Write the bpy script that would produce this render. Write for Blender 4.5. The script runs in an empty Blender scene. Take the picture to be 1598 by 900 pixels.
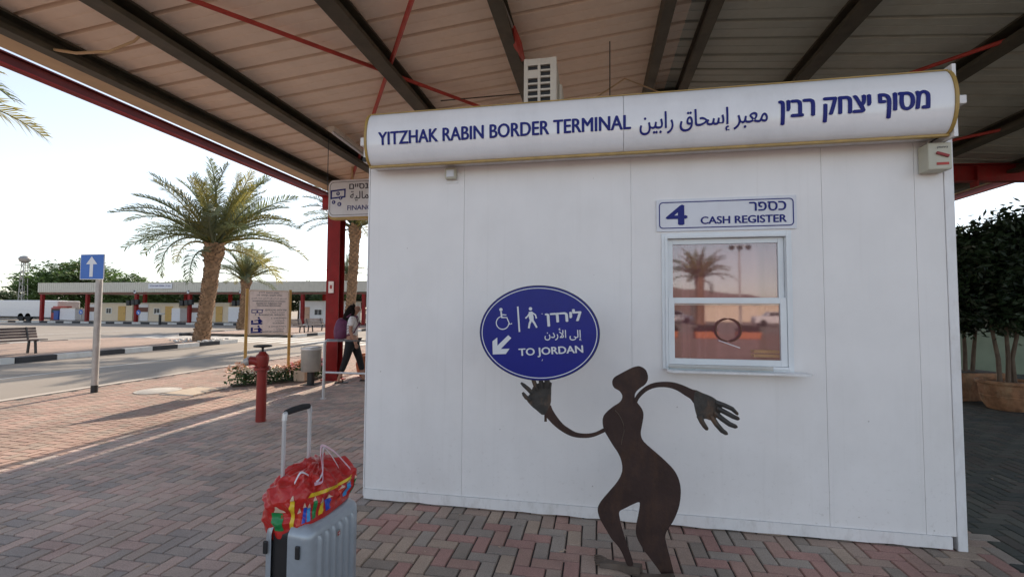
import bpy, bmesh, math, random
import numpy as np
from mathutils import Vector, Matrix, noise
R = math.radians
random.seed(7)
SC = bpy.context.scene
COL = SC.collection

# ------------------------------------------------------------------ camera
cam_d = bpy.data.cameras.new('camera')
cam = bpy.data.objects.new('camera', cam_d)
COL.objects.link(cam)
cam_d.sensor_width = 36.0
cam_d.lens = 36.0 * 710.0 / 1598.0
cam_d.clip_start = 0.05
cam_d.clip_end = 3000
yaw, pitch, roll = R(10.45), R(2.6), R(0.3)
Fv = Vector((-math.sin(yaw) * math.cos(pitch), math.cos(yaw) * math.cos(pitch), math.sin(pitch)))
R0 = Vector((math.cos(yaw), math.sin(yaw), 0)); U0 = R0.cross(Fv)
Rv = R0 * math.cos(roll) + U0 * math.sin(roll); Uv = -R0 * math.sin(roll) + U0 * math.cos(roll)
CAM = Vector((0, 0, 1.55))
cam.matrix_world = Matrix(((Rv.x, Uv.x, -Fv.x, CAM.x), (Rv.y, Uv.y, -Fv.y, CAM.y), (Rv.z, Uv.z, -Fv.z, CAM.z), (0, 0, 0, 1)))
SC.camera = cam

# ------------------------------------------------------------------ sky, sun, exposure
SUN_EL, SUN_AZ = R(31), R(-3)          # azimuth measured from +Y towards +X
w = bpy.data.worlds.new('World'); SC.world = w; w.use_nodes = True
nt = w.node_tree
bg = nt.nodes['Background']
sky = nt.nodes.new('ShaderNodeTexSky'); sky.sky_type = 'NISHITA'; sky.sun_disc = False
sky.sun_elevation = SUN_EL; sky.sun_rotation = SUN_AZ
sky.altitude = 0; sky.air_density = 1.0; sky.dust_density = 0.5; sky.ozone_density = 1.5
hs = nt.nodes.new('ShaderNodeHueSaturation'); hs.inputs['Saturation'].default_value = 0.55   # hazy, washed-out sky
nt.links.new(sky.outputs[0], hs.inputs['Color']); nt.links.new(hs.outputs[0], bg.inputs[0]); bg.inputs[1].default_value = 0.105
sd = bpy.data.lights.new('sun', 'SUN'); sd.energy = 3.4; sd.angle = R(0.9); sd.color = (1.0, 0.86, 0.70)
sun = bpy.data.objects.new('sun', sd); COL.objects.link(sun)
sdir = Vector((math.sin(SUN_AZ) * math.cos(SUN_EL), math.cos(SUN_AZ) * math.cos(SUN_EL), math.sin(SUN_EL)))
sun.rotation_euler = sdir.to_track_quat('Z', 'Y').to_euler()
sun.location = (0, 40, 30)
SC.view_settings.view_transform = 'Standard'; SC.view_settings.look = 'None'
SC.view_settings.exposure = 1.08; SC.view_settings.gamma = 1.0

# ------------------------------------------------------------------ materials
MAT = {}
def nodes(name):
    m = bpy.data.materials.new(name); m.use_nodes = True
    return m, m.node_tree, m.node_tree.nodes['Principled BSDF']
def mk(name, col, rough=0.6, metal=0.0, var=0.12, scale=8.0, bump=0.0, bscale=60.0, spec=0.5, dirt=None, dscale=1.2, damt=0.35, coat=0.0, trans=0.0):
    m, t, p = nodes(name)
    N, L = t.nodes, t.links
    tc = N.new('ShaderNodeTexCoord')
    n1 = N.new('ShaderNodeTexNoise'); n1.inputs['Scale'].default_value = scale; n1.inputs['Detail'].default_value = 6
    L.new(tc.outputs['Object'], n1.inputs['Vector'])
    rp = N.new('ShaderNodeValToRGB')
    c = Vector(col)
    a = c * (1 - var); b = c * (1 + var)
    rp.color_ramp.elements[0].position = 0.3; rp.color_ramp.elements[1].position = 0.7
    rp.color_ramp.elements[0].color = (*a, 1); rp.color_ramp.elements[1].color = (min(b.x, 1), min(b.y, 1), min(b.z, 1), 1)
    L.new(n1.outputs[0], rp.inputs[0]); out = rp.outputs[0]
    if dirt:
        n2 = N.new('ShaderNodeTexNoise'); n2.inputs['Scale'].default_value = dscale; n2.inputs['Detail'].default_value = 8; n2.inputs['Roughness'].default_value = 0.7
        mp = N.new('ShaderNodeMapping'); mp.inputs['Scale'].default_value = (1, 1, 0.45)
        L.new(tc.outputs['Object'], mp.inputs[0]); L.new(mp.outputs[0], n2.inputs['Vector'])
        r2 = N.new('ShaderNodeValToRGB'); r2.color_ramp.elements[0].position = 0.48; r2.color_ramp.elements[1].position = 0.72
        r2.color_ramp.elements[1].color = (damt, damt, damt, 1)
        L.new(n2.outputs[0], r2.inputs[0])
        mx = N.new('ShaderNodeMixRGB'); mx.inputs[2].default_value = (*dirt, 1)
        L.new(r2.outputs[0], mx.inputs[0]); L.new(out, mx.inputs[1]); out = mx.outputs[0]
    L.new(out, p.inputs['Base Color'])
    p.inputs['Roughness'].default_value = rough; p.inputs['Metallic'].default_value = metal
    p.inputs['Specular IOR Level'].default_value = spec
    p.inputs['Coat Weight'].default_value = coat
    if bump:
        n3 = N.new('ShaderNodeTexNoise'); n3.inputs['Scale'].default_value = bscale; n3.inputs['Detail'].default_value = 4
        L.new(tc.outputs['Object'], n3.inputs['Vector'])
        bp = N.new('ShaderNodeBump'); bp.inputs['Strength'].default_value = bump; bp.inputs['Distance'].default_value = 0.01
        L.new(n3.outputs[0], bp.inputs['Height']); L.new(bp.outputs[0], p.inputs['Normal'])
    if trans:
        tr = N.new('ShaderNodeBsdfTranslucent'); ms = N.new('ShaderNodeMixShader'); ms.inputs[0].default_value = trans
        L.new(out, tr.inputs[0]); L.new(p.outputs[0], ms.inputs[1]); L.new(tr.outputs[0], ms.inputs[2])
        L.new(ms.outputs[0], N['Material Output'].inputs[0])
    MAT[name] = m
    return m
def mk_paver(name, cols, grain=0.16):
    m, t, p = nodes(name); N, L = t.nodes, t.links
    g = N.new('ShaderNodeNewGeometry'); oi = N.new('ShaderNodeObjectInfo')
    ad = N.new('ShaderNodeMath'); ad.operation = 'ADD'; L.new(g.outputs['Random Per Island'], ad.inputs[0]); L.new(oi.outputs['Random'], ad.inputs[1])
    fr = N.new('ShaderNodeMath'); fr.operation = 'FRACT'; L.new(ad.outputs[0], fr.inputs[0])
    rp = N.new('ShaderNodeValToRGB'); rp.color_ramp.interpolation = 'CONSTANT'
    el = rp.color_ramp.elements
    while len(el) < len(cols): el.new(0.5)
    for i, c in enumerate(cols):
        el[i].position = i / len(cols); el[i].color = (*c, 1)
    L.new(fr.outputs[0], rp.inputs[0])
    tc = N.new('ShaderNodeTexCoord')
    n1 = N.new('ShaderNodeTexNoise'); n1.inputs['Scale'].default_value = 140; n1.inputs['Detail'].default_value = 3
    n2 = N.new('ShaderNodeTexNoise'); n2.inputs['Scale'].default_value = 1.1; n2.inputs['Detail'].default_value = 7; n2.inputs['Roughness'].default_value = 0.65
    L.new(g.outputs['Position'], n1.inputs['Vector']); L.new(g.outputs['Position'], n2.inputs['Vector'])
    a = N.new('ShaderNodeMapRange'); a.inputs[1].default_value = 0.3; a.inputs[2].default_value = 0.7; a.inputs[3].default_value = 1 - grain; a.inputs[4].default_value = 1 + grain
    L.new(n1.outputs[0], a.inputs[0])
    b = N.new('ShaderNodeMapRange'); b.inputs[1].default_value = 0.32; b.inputs[2].default_value = 0.68; b.inputs[3].default_value = 0.72; b.inputs[4].default_value = 1.18
    L.new(n2.outputs[0], b.inputs[0])
    mu = N.new('ShaderNodeMath'); mu.operation = 'MULTIPLY'; L.new(a.outputs[0], mu.inputs[0]); L.new(b.outputs[0], mu.inputs[1])
    sc = N.new('ShaderNodeVectorMath'); sc.operation = 'SCALE'; L.new(rp.outputs[0], sc.inputs[0]); L.new(mu.outputs[0], sc.inputs['Scale'])
    L.new(sc.outputs[0], p.inputs['Base Color'])
    p.inputs['Roughness'].default_value = 0.82
    bp = N.new('ShaderNodeBump'); bp.inputs['Strength'].default_value = 0.35; bp.inputs['Distance'].default_value = 0.004
    L.new(n1.outputs[0], bp.inputs['Height']); L.new(bp.outputs[0], p.inputs['Normal'])
    MAT[name] = m
mk('white_wall', (0.88, 0.855, 0.84), 0.42, var=0.03, scale=3, bump=0.10, bscale=14, dirt=(0.74, 0.71, 0.68), dscale=1.6, damt=0.35)
m, t = MAT['white_wall'], MAT['white_wall'].node_tree; N, L = t.nodes, t.links; p = N['Principled BSDF']
src = p.inputs['Base Color'].links[0].from_socket; g = N.new('ShaderNodeNewGeometry'); sp = N.new('ShaderNodeSeparateXYZ'); L.new(g.outputs['Position'], sp.inputs[0])
hgt = N.new('ShaderNodeMapRange'); hgt.inputs[1].default_value = 0.9; hgt.inputs[2].default_value = 0.05; L.new(sp.outputs[2], hgt.inputs[0])
nz = N.new('ShaderNodeTexNoise'); nz.inputs['Scale'].default_value = 26; nz.inputs['Detail'].default_value = 9; nz.inputs['Roughness'].default_value = 0.75; L.new(g.outputs['Position'], nz.inputs['Vector'])
th_ = N.new('ShaderNodeMapRange'); th_.inputs[1].default_value = 0.56; th_.inputs[2].default_value = 0.74; L.new(nz.outputs[0], th_.inputs[0])
n5 = N.new('ShaderNodeTexNoise'); n5.inputs['Scale'].default_value = 2.2; n5.inputs['Detail'].default_value = 5; L.new(g.outputs['Position'], n5.inputs['Vector'])
q = N.new('ShaderNodeMath'); q.operation = 'MULTIPLY'; L.new(hgt.outputs[0], q.inputs[0]); L.new(th_.outputs[0], q.inputs[1])
q2 = N.new('ShaderNodeMath'); q2.operation = 'MULTIPLY'; L.new(q.outputs[0], q2.inputs[0]); L.new(n5.outputs[0], q2.inputs[1])
# thin vertical rain streaks
mp = N.new('ShaderNodeMapping'); mp.inputs['Scale'].default_value = (30, 30, 0.7); L.new(g.outputs['Position'], mp.inputs[0])
n6 = N.new('ShaderNodeTexNoise'); n6.inputs['Scale'].default_value = 1.0; n6.inputs['Detail'].default_value = 5; L.new(mp.outputs[0], n6.inputs['Vector'])
r6 = N.new('ShaderNodeMapRange'); r6.inputs[1].default_value = 0.58; r6.inputs[2].default_value = 0.82; r6.inputs[4].default_value = 0.10; L.new(n6.outputs[0], r6.inputs[0])
ad = N.new('ShaderNodeMath'); ad.operation = 'ADD'; L.new(q2.outputs[0], ad.inputs[0]); L.new(r6.outputs[0], ad.inputs[1])
# small dark specks and scuffs
vo = N.new('ShaderNodeTexVoronoi'); vo.inputs['Scale'].default_value = 5.5; L.new(g.outputs['Position'], vo.inputs['Vector'])
v6 = N.new('ShaderNodeMapRange'); v6.inputs[1].default_value = 0.035; v6.inputs[2].default_value = 0.02; v6.inputs[4].default_value = 0.6; L.new(vo.outputs['Distance'], v6.inputs[0])
ad2 = N.new('ShaderNodeMath'); ad2.operation = 'ADD'; ad2.use_clamp = True; L.new(ad.outputs[0], ad2.inputs[0]); L.new(v6.outputs[0], ad2.inputs[1])
mx = N.new('ShaderNodeMixRGB'); mx.inputs[2].default_value = (0.40, 0.36, 0.32, 1); L.new(ad2.outputs[0], mx.inputs[0]); L.new(src, mx.inputs[1]); L.new(mx.outputs[0], p.inputs['Base Color'])
mk('white_trim', (0.84, 0.83, 0.83), 0.35, var=0.04, scale=5, dirt=(0.50, 0.46, 0.42), dscale=7, damt=0.4)
mk('worn_trim', (0.84, 0.82, 0.81), 0.5, var=0.03, scale=9, bump=0.3, bscale=25, dirt=(0.50, 0.46, 0.42), dscale=16, damt=0.45)
mk('aluminium_white', (0.80, 0.83, 0.85), 0.3, var=0.03)
mk('banner_white', (0.88, 0.88, 0.90), 0.16, var=0.02, scale=2, coat=0.4, dirt=(0.62, 0.62, 0.64), dscale=3, damt=0.3)
mk('sign_white', (0.74, 0.75, 0.80), 0.3, var=0.03, dirt=(0.6, 0.58, 0.56), dscale=5, damt=0.3)
mk('sign_cream', (0.92, 0.80, 0.74), 0.45, var=0.05, dirt=(0.5, 0.42, 0.36), dscale=6, damt=0.4)
mk('navy', (0.010, 0.016, 0.19), 0.4, var=0.05, spec=0.25)
mk('ink', (0.02, 0.02, 0.05), 0.5, var=0.05)
mk('sign_blue', (0.006, 0.014, 0.22), 0.3, var=0.06, spec=0.3)
mk('road_blue', (0.01, 0.12, 0.50), 0.35, var=0.05)
mk('edge_dark', (0.015, 0.015, 0.08), 0.4, var=0.05)
mk('print_white', (0.72, 0.74, 0.78), 0.35, var=0.02)
mk('gold_trim', (0.42, 0.27, 0.07), 0.4, var=0.15, scale=14)
mk('rust', (0.048, 0.028, 0.024), 0.62, spec=0.3, metal=0.15, var=0.25, scale=6, bump=0.25, bscale=40, dirt=(0.13, 0.065, 0.035), dscale=7, damt=0.45)
mk('rust_hand', (0.05, 0.046, 0.042), 0.55, spec=0.35, metal=0.2, var=0.3, scale=18, bump=0.5, bscale=35, dirt=(0.17, 0.10, 0.06), dscale=14, damt=0.8)
mk('rust_foot', (0.12, 0.088, 0.066), 0.6, metal=0.2, var=0.25, scale=14, bump=0.4, bscale=40)
mk('beam_dark', (0.062, 0.056, 0.038), 0.6, var=0.25, scale=5, dirt=(0.13, 0.10, 0.06), dscale=3, damt=0.6)
mk('steel_red', (0.27, 0.014, 0.014), 0.55, spec=0.25, var=0.18, scale=5, dirt=(0.17, 0.05, 0.04), dscale=3, damt=0.6)
mk('beam_maroon', (0.11, 0.014, 0.012), 0.6, var=0.2, scale=5, spec=0.25)
mk('rod_red', (0.45, 0.05, 0.035), 0.5, var=0.15, scale=8)
mk('roof_left_lit', (0.88, 0.72, 0.58), 0.55, var=0.08, scale=2.5, dirt=(0.72, 0.56, 0.42), dscale=2.5, damt=0.5)  # left slope: light bounced off the ground is put into this paler colour
mk('roof_right_shaded', (0.46, 0.47, 0.40), 0.45, var=0.10, scale=2.5, dirt=(0.34, 0.33, 0.26), dscale=2.5, damt=0.5)  # same sheeting on the right slope, its shade put into the darker colour
mk('gutter', (0.52, 0.36, 0.20), 0.5, var=0.12, scale=4)
mk('fascia', (0.62, 0.59, 0.51), 0.6, var=0.06, scale=3)
mk('ac_cream', (0.60, 0.55, 0.47), 0.5, var=0.05, dirt=(0.42, 0.36, 0.30), dscale=5, damt=0.4)
mk('black', (0.015, 0.015, 0.017), 0.5, var=0.2)
mk('black_rubber', (0.022, 0.022, 0.024), 0.8, var=0.2)
mk('cream_plastic', (0.52, 0.50, 0.40), 0.45, var=0.05)
mk('hydrant_red', (0.27, 0.02, 0.014), 0.45, var=0.12, scale=9, dirt=(0.18, 0.03, 0.02), dscale=8, damt=0.6, bump=0.1)
mk('steel', (0.62, 0.62, 0.63), 0.38, metal=0.45, var=0.08)
mk('galv', (0.42, 0.40, 0.38), 0.5, metal=0.45, var=0.12, scale=10)
mk('bin_grey', (0.36, 0.34, 0.31), 0.5, metal=0.3, var=0.08, scale=12)
mk('post_yellow', (0.50, 0.30, 0.08), 0.5, var=0.12)
mk('asphalt', (0.27, 0.235, 0.20), 0.9, var=0.10, scale=0.35, bump=0.35, bscale=90, dirt=(0.20, 0.18, 0.16), dscale=0.5, damt=0.6)
mk('sand', (0.30, 0.25, 0.19), 0.95, var=0.15, scale=0.1)
mk('joint', (0.05, 0.043, 0.038), 0.95, var=0.2, scale=20)
mk('paint_white', (0.62, 0.61, 0.58), 0.8, var=0.08, scale=3, dirt=(0.35, 0.32, 0.28), dscale=4, damt=0.6)
mk('kerb_white', (0.66, 0.65, 0.62), 0.75, var=0.08, scale=4, dirt=(0.4, 0.36, 0.3), dscale=5, damt=0.5)
mk('kerb_black', (0.035, 0.035, 0.04), 0.75, var=0.2, scale=4)
mk('kerb_edge', (0.50, 0.44, 0.38), 0.85, var=0.1)
mk('concrete', (0.42, 0.39, 0.35), 0.85, var=0.12, bump=0.3, bscale=50)
mk('cover_tan', (0.45, 0.36, 0.27), 0.8, var=0.12, bump=0.3)
mk('case_silver', (0.36, 0.40, 0.44), 0.32, metal=0.25, var=0.05, scale=30, spec=0.6, coat=0.15)
mk('bag_red', (0.50, 0.018, 0.014), 0.36, var=0.10, scale=9, bump=0.6, bscale=35, coat=0.15)
for n, c in dict(pr_green=(0.01, 0.22, 0.06), pr_yellow=(0.75, 0.52, 0.03), pr_blue=(0.02, 0.07, 0.45), pr_sky=(0.04, 0.28, 0.62), pr_wood=(0.70, 0.50, 0.38), pr_red=(0.62, 0.06, 0.03)).items():
    mk(n, c, 0.3, var=0.08)
mk('ribbon', (0.80, 0.50, 0.60), 0.4, var=0.12, scale=30)
mk('ribbon_light', (0.80, 0.74, 0.78), 0.4, var=0.06)
mk('frond', (0.17, 0.20, 0.08), 0.5, var=0.35, scale=1.2, trans=0.35)
mk('frond_olive', (0.30, 0.27, 0.08), 0.5, var=0.3, scale=1.2, trans=0.35)
mk('frond_grey', (0.16, 0.19, 0.11), 0.5, var=0.3, scale=1.2, trans=0.35)
mk('trunk_palm', (0.20, 0.125, 0.075), 0.9, var=0.3, scale=9, bump=0.6)
mk('stub_palm', (0.27, 0.17, 0.10), 0.9, var=0.4, scale=5)
mk('bark', (0.14, 0.10, 0.07), 0.9, var=0.25, bump=0.5)
mk('leaf_green', (0.10, 0.16, 0.045), 0.55, var=0.45, scale=0.8, trans=0.3)
mk('leaf_dark', (0.022, 0.042, 0.015), 0.5, var=0.4, scale=2, trans=0.2)
mk('leaf_far', (0.07, 0.10, 0.04), 0.6, var=0.4, scale=0.6, trans=0.25)
mk('leaf_bed', (0.05, 0.10, 0.03), 0.5, var=0.4, scale=10, trans=0.2)
mk('petal_pink', (0.60, 0.16, 0.20), 0.6, var=0.2); mk('petal_white', (0.75, 0.72, 0.62), 0.6, var=0.1); mk('petal_peach', (0.72, 0.40, 0.25), 0.6, var=0.2)
mk('terracotta', (0.33, 0.16, 0.08), 0.8, var=0.45, scale=9, bump=0.4, dirt=(0.42, 0.28, 0.16), dscale=6, damt=0.7)
mk('orange_pot', (0.48, 0.17, 0.07), 0.75, var=0.15)
mk('tan_pot', (0.52, 0.38, 0.27), 0.8, var=0.12)
mk('soil', (0.06, 0.045, 0.03), 0.95, var=0.3)
mk('wood_bench', (0.085, 0.052, 0.045), 0.6, var=0.25, scale=6)
mk('cabin_cream', (0.74, 0.64, 0.50), 0.7, var=0.05); mk('cabin_white', (0.76, 0.76, 0.79), 0.6, var=0.05)
mk('door_yellow', (0.62, 0.40, 0.13), 0.6, var=0.08); mk('door_peach', (0.55, 0.35, 0.25), 0.6, var=0.08)
mk('brown_panel', (0.16, 0.06, 0.04), 0.6, var=0.2)
mk('dark_glass', (0.03, 0.04, 0.05), 0.15, var=0.2)
mk('car_white', (0.72, 0.72, 0.74), 0.3, var=0.03, coat=0.4); mk('car_silver', (0.40, 0.41, 0.43), 0.3, metal=0.5, var=0.03)
mk('skin', (0.42, 0.22, 0.15), 0.5, var=0.06); mk('hair', (0.010, 0.007, 0.006), 0.75, spec=0.15, var=0.3, scale=40, bump=0.5, bscale=120)
mk('tshirt', (0.80, 0.78, 0.79), 0.8, var=0.08, scale=14); mk('trousers', (0.012, 0.012, 0.015), 0.8, var=0.2)
mk('backpack', (0.13, 0.03, 0.09), 0.6, var=0.2, scale=12)
mk('hill', (0.26, 0.20, 0.17), 1.0, var=0.15, scale=0.01)
mk('wall_green', (0.22, 0.26, 0.18), 0.85, var=0.1, scale=3)
mk('orange_sign', (0.75, 0.22, 0.04), 0.5, var=0.05)
mk('red_machine', (0.30, 0.02, 0.02), 0.5, var=0.1); mk('blue_plastic', (0.02, 0.08, 0.35), 0.5, var=0.1)
mk('curtain', (0.38, 0.16, 0.18), 0.85, var=0.06, scale=2)
mk('inside', (0.25, 0.20, 0.18), 0.9, var=0.05)
mk_paver('paver_mix', [(0.445, 0.361, 0.314), (0.530, 0.396, 0.341), (0.382, 0.327, 0.296), (0.572, 0.426, 0.364), (0.488, 0.386, 0.328), (0.541, 0.386, 0.332), (0.413, 0.346, 0.305), (0.498, 0.396, 0.332)], 0.2)
mk_paver('paver_warm', [(0.40, 0.29, 0.23), (0.42, 0.26, 0.21), (0.30, 0.245, 0.20), (0.45, 0.34, 0.26), (0.43, 0.245, 0.205), (0.34, 0.28, 0.235), (0.41, 0.30, 0.24), (0.37, 0.31, 0.26)], 0.22)
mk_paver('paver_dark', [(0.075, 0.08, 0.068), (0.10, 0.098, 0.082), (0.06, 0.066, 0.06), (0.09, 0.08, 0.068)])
mk_paver('paver_pink', [(0.36, 0.255, 0.20), (0.40, 0.27, 0.215), (0.33, 0.25, 0.20), (0.37, 0.24, 0.19)])
# far paved ground: fine block relief only
def mk_paving(name, c1, c2):
    m, t, p = nodes(name); N, L = t.nodes, t.links
    g = N.new('ShaderNodeNewGeometry'); b = N.new('ShaderNodeTexBrick')
    b.inputs['Scale'].default_value = 1.0; b.inputs['Brick Width'].default_value = 0.2; b.inputs['Row Height'].default_value = 0.1; b.inputs['Mortar Size'].default_value = 0.006
    b.inputs['Color1'].default_value = (*c1, 1); b.inputs['Color2'].default_value = (*c2, 1); b.inputs['Mortar'].default_value = (0.09, 0.08, 0.07, 1)
    L.new(g.outputs['Position'], b.inputs['Vector'])
    n2 = N.new('ShaderNodeTexNoise'); n2.inputs['Scale'].default_value = 0.6; n2.inputs['Detail'].default_value = 7
    L.new(g.outputs['Position'], n2.inputs['Vector'])
    mr = N.new('ShaderNodeMapRange'); mr.inputs[1].default_value = 0.3; mr.inputs[2].default_value = 0.7; mr.inputs[3].default_value = 0.8; mr.inputs[4].default_value = 1.15
    L.new(n2.outputs[0], mr.inputs[0])
    sc = N.new('ShaderNodeVectorMath'); sc.operation = 'SCALE'; L.new(b.outputs[0], sc.inputs[0]); L.new(mr.outputs[0], sc.inputs['Scale'])
    L.new(sc.outputs[0], p.inputs['Base Color']); p.inputs['Roughness'].default_value = 0.85
    MAT[name] = m
mk_paving('paving_far', (0.40, 0.27, 0.21), (0.33, 0.24, 0.19))
# window glass: thin reflecting pane
m, t, p = nodes('glass'); N, L = t.nodes, t.links
tr = N.new('ShaderNodeBsdfTransparent'); tr.inputs[0].default_value = (0.93, 0.92, 0.92, 1)
gl = N.new('ShaderNodeBsdfGlossy'); gl.inputs['Roughness'].default_value = 0.03; gl.inputs[0].default_value = (1, 0.86, 0.88, 1)
ms = N.new('ShaderNodeMixShader'); ms.inputs[0].default_value = 0.115
L.new(tr.outputs[0], ms.inputs[1]); L.new(gl.outputs[0], ms.inputs[2]); L.new(ms.outputs[0], N['Material Output'].inputs[0])
MAT['glass'] = m
m, t, p = nodes('clear_plastic'); N, L = t.nodes, t.links
tr = N.new('ShaderNodeBsdfTransparent'); tr.inputs[0].default_value = (0.86, 0.90, 0.90, 1)
gl = N.new('ShaderNodeBsdfGlossy'); gl.inputs['Roughness'].default_value = 0.03
ms = N.new('ShaderNodeMixShader'); ms.inputs[0].default_value = 0.14
L.new(tr.outputs[0], ms.inputs[1]); L.new(gl.outputs[0], ms.inputs[2]); L.new(ms.outputs[0], N['Material Output'].inputs[0])
MAT['clear_plastic'] = m

# ------------------------------------------------------------------ helpers
def rootloc(o):
    v = Vector((0, 0, 0))
    while o is not None:
        v += Vector(o.location); o = o.parent
    return v
def link(name, me, mat, parent=None, props=None):
    o = bpy.data.objects.new(name, me); COL.objects.link(o)
    if mat is not None and me is not None and not me.materials:
        for mm in (mat if isinstance(mat, (list, tuple)) else [mat]): me.materials.append(MAT[mm])
    o.parent = parent
    return o
def tag(o, label=None, cat=None, group=None, kind=None):
    if label: o['label'] = label
    if cat: o['category'] = cat
    if group: o['group'] = group
    if kind: o['kind'] = kind
    return o
def thing(name, label, cat, loc=(0, 0, 0), rz=0, group=None):
    o = bpy.data.objects.new(name, None); COL.objects.link(o)
    o.location = loc; o.rotation_euler = (0, 0, rz); o.empty_display_size = 0.2
    return tag(o, label, cat, group)
def copy_tree(o, parent=None):
    c = o.copy(); COL.objects.link(c); c.parent = parent
    for ch in o.children: copy_tree(ch, c)
    return c
def smooth_closed(pts, n=4):
    out = []; k = len(pts)
    for i in range(k):
        p0, p1, p2, p3 = pts[i - 1], pts[i], pts[(i + 1) % k], pts[(i + 2) % k]
        for j in range(n):
            t = j / n
            out.append(tuple(0.5 * ((2 * p1[a]) + (-p0[a] + p2[a]) * t + (2 * p0[a] - 5 * p1[a] + 4 * p2[a] - p3[a]) * t * t + (-p0[a] + 3 * p1[a] - 3 * p2[a] + p3[a]) * t ** 3) for a in range(2)))
    return out
class MB:
    def __init__(s): s.v = []; s.f = []; s.m = []; s.mi = 0
    def add(s, vs, fs):
        b = len(s.v); s.v += [tuple(x) for x in vs]; s.f += [tuple(b + i for i in f) for f in fs]; s.m += [s.mi] * len(fs); return s
    def box(s, x0, x1, y0, y1, z0, z1):
        return s.add([(x0, y0, z0), (x1, y0, z0), (x1, y1, z0), (x0, y1, z0), (x0, y0, z1), (x1, y0, z1), (x1, y1, z1), (x0, y1, z1)],
                     [(0, 3, 2, 1), (4, 5, 6, 7), (0, 1, 5, 4), (1, 2, 6, 5), (2, 3, 7, 6), (3, 0, 4, 7)])
    def bar(s, a, b, w, h, up=(0, 0, 1)):
        a = Vector(a); b = Vector(b); d = (b - a).normalized(); u = Vector(up); r = d.cross(u).normalized(); u = r.cross(d)
        r *= w / 2; u *= h / 2
        return s.add([a - r - u, a + r - u, a + r + u, a - r + u, b - r - u, b + r - u, b + r + u, b - r + u],
                     [(0, 1, 2, 3), (4, 7, 6, 5), (0, 4, 5, 1), (1, 5, 6, 2), (2, 6, 7, 3), (3, 7, 4, 0)])
    def tube(s, pts, r, n=10, cap=True):
        pts = [Vector(p) for p in pts]; rs = r if isinstance(r, (list, tuple)) else [r] * len(pts)
        vs = []; ref = None
        for i, p in enumerate(pts):
            d = (pts[min(i + 1, len(pts) - 1)] - pts[max(i - 1, 0)]).normalized()
            if ref is None:
                ref = Vector((0, 0, 1)) if abs(d.z) < 0.9 else Vector((1, 0, 0))
            x = d.cross(ref).normalized(); y = d.cross(x).normalized(); ref = -y if False else ref
            for k in range(n):
                a = 2 * math.pi * k / n
                vs.append(p + (x * math.cos(a) + y * math.sin(a)) * rs[i])
        fs = []
        for i in range(len(pts) - 1):
            for k in range(n):
                fs.append((i * n + k, i * n + (k + 1) % n, (i + 1) * n + (k + 1) % n, (i + 1) * n + k))
        if cap:
            fs.append(tuple(range(n))[::-1]); fs.append(tuple((len(pts) - 1) * n + k for k in range(n)))
        return s.add(vs, fs)
    def lathe(s, prof, c=(0, 0, 0), n=24, axis='Z', sx=1, sy=1):
        vs = []
        for r, z in prof:
            for k in range(n):
                a = 2 * math.pi * k / n; x, y = r * math.cos(a) * sx, r * math.sin(a) * sy
                p = (x, y, z) if axis == 'Z' else ((x, z, y) if axis == 'Y' else (z, x, y))
                vs.append((c[0] + p[0], c[1] + p[1], c[2] + p[2]))
        fs = []
        for i in range(len(prof) - 1):
            for k in range(n): fs.append((i * n + k, i * n + (k + 1) % n, (i + 1) * n + (k + 1) % n, (i + 1) * n + k))
        fs.append(tuple(range(n))[::-1]); fs.append(tuple((len(prof) - 1) * n + k for k in range(n)))
        return s.add(vs, fs)
    def plate(s, pts, y0, y1):
        """outline in x,z extruded from y0 to y1"""
        n = len(pts)
        return s.add([(x, y0, z) for x, z in pts] + [(x, y1, z) for x, z in pts],
                     [tuple(range(n)), tuple(range(2 * n - 1, n - 1, -1))] + [(i, i + n, (i + 1) % n + n, (i + 1) % n) for i in range(n)])
    def mesh(s, name, smooth=False, fix=True):
        me = bpy.data.meshes.new(name); me.from_pydata(s.v, [], s.f)
        if any(s.m): me.polygons.foreach_set('material_index', s.m)
        if fix:
            bm = bmesh.new(); bm.from_mesh(me); bmesh.ops.recalc_face_normals(bm, faces=bm.faces); bm.to_mesh(me); bm.free()
        if smooth: me.polygons.foreach_set('use_smooth', [True] * len(me.polygons)); me.set_sharp_from_angle(angle=R(38))
        me.update(); return me
    def build(s, name, mat, parent=None, world=True, smooth=False, bevel=0, fix=True):
        if world and parent is not None:
            L = rootloc(parent); s.v = [(x - L.x, y - L.y, z - L.z) for x, y, z in s.v]
        o = link(name, s.mesh(name, smooth, fix), mat, parent)
        if bevel:
            b = o.modifiers.new('bevel', 'BEVEL'); b.width = bevel; b.segments = 2; b.limit_method = 'ANGLE'
        return o
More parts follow.
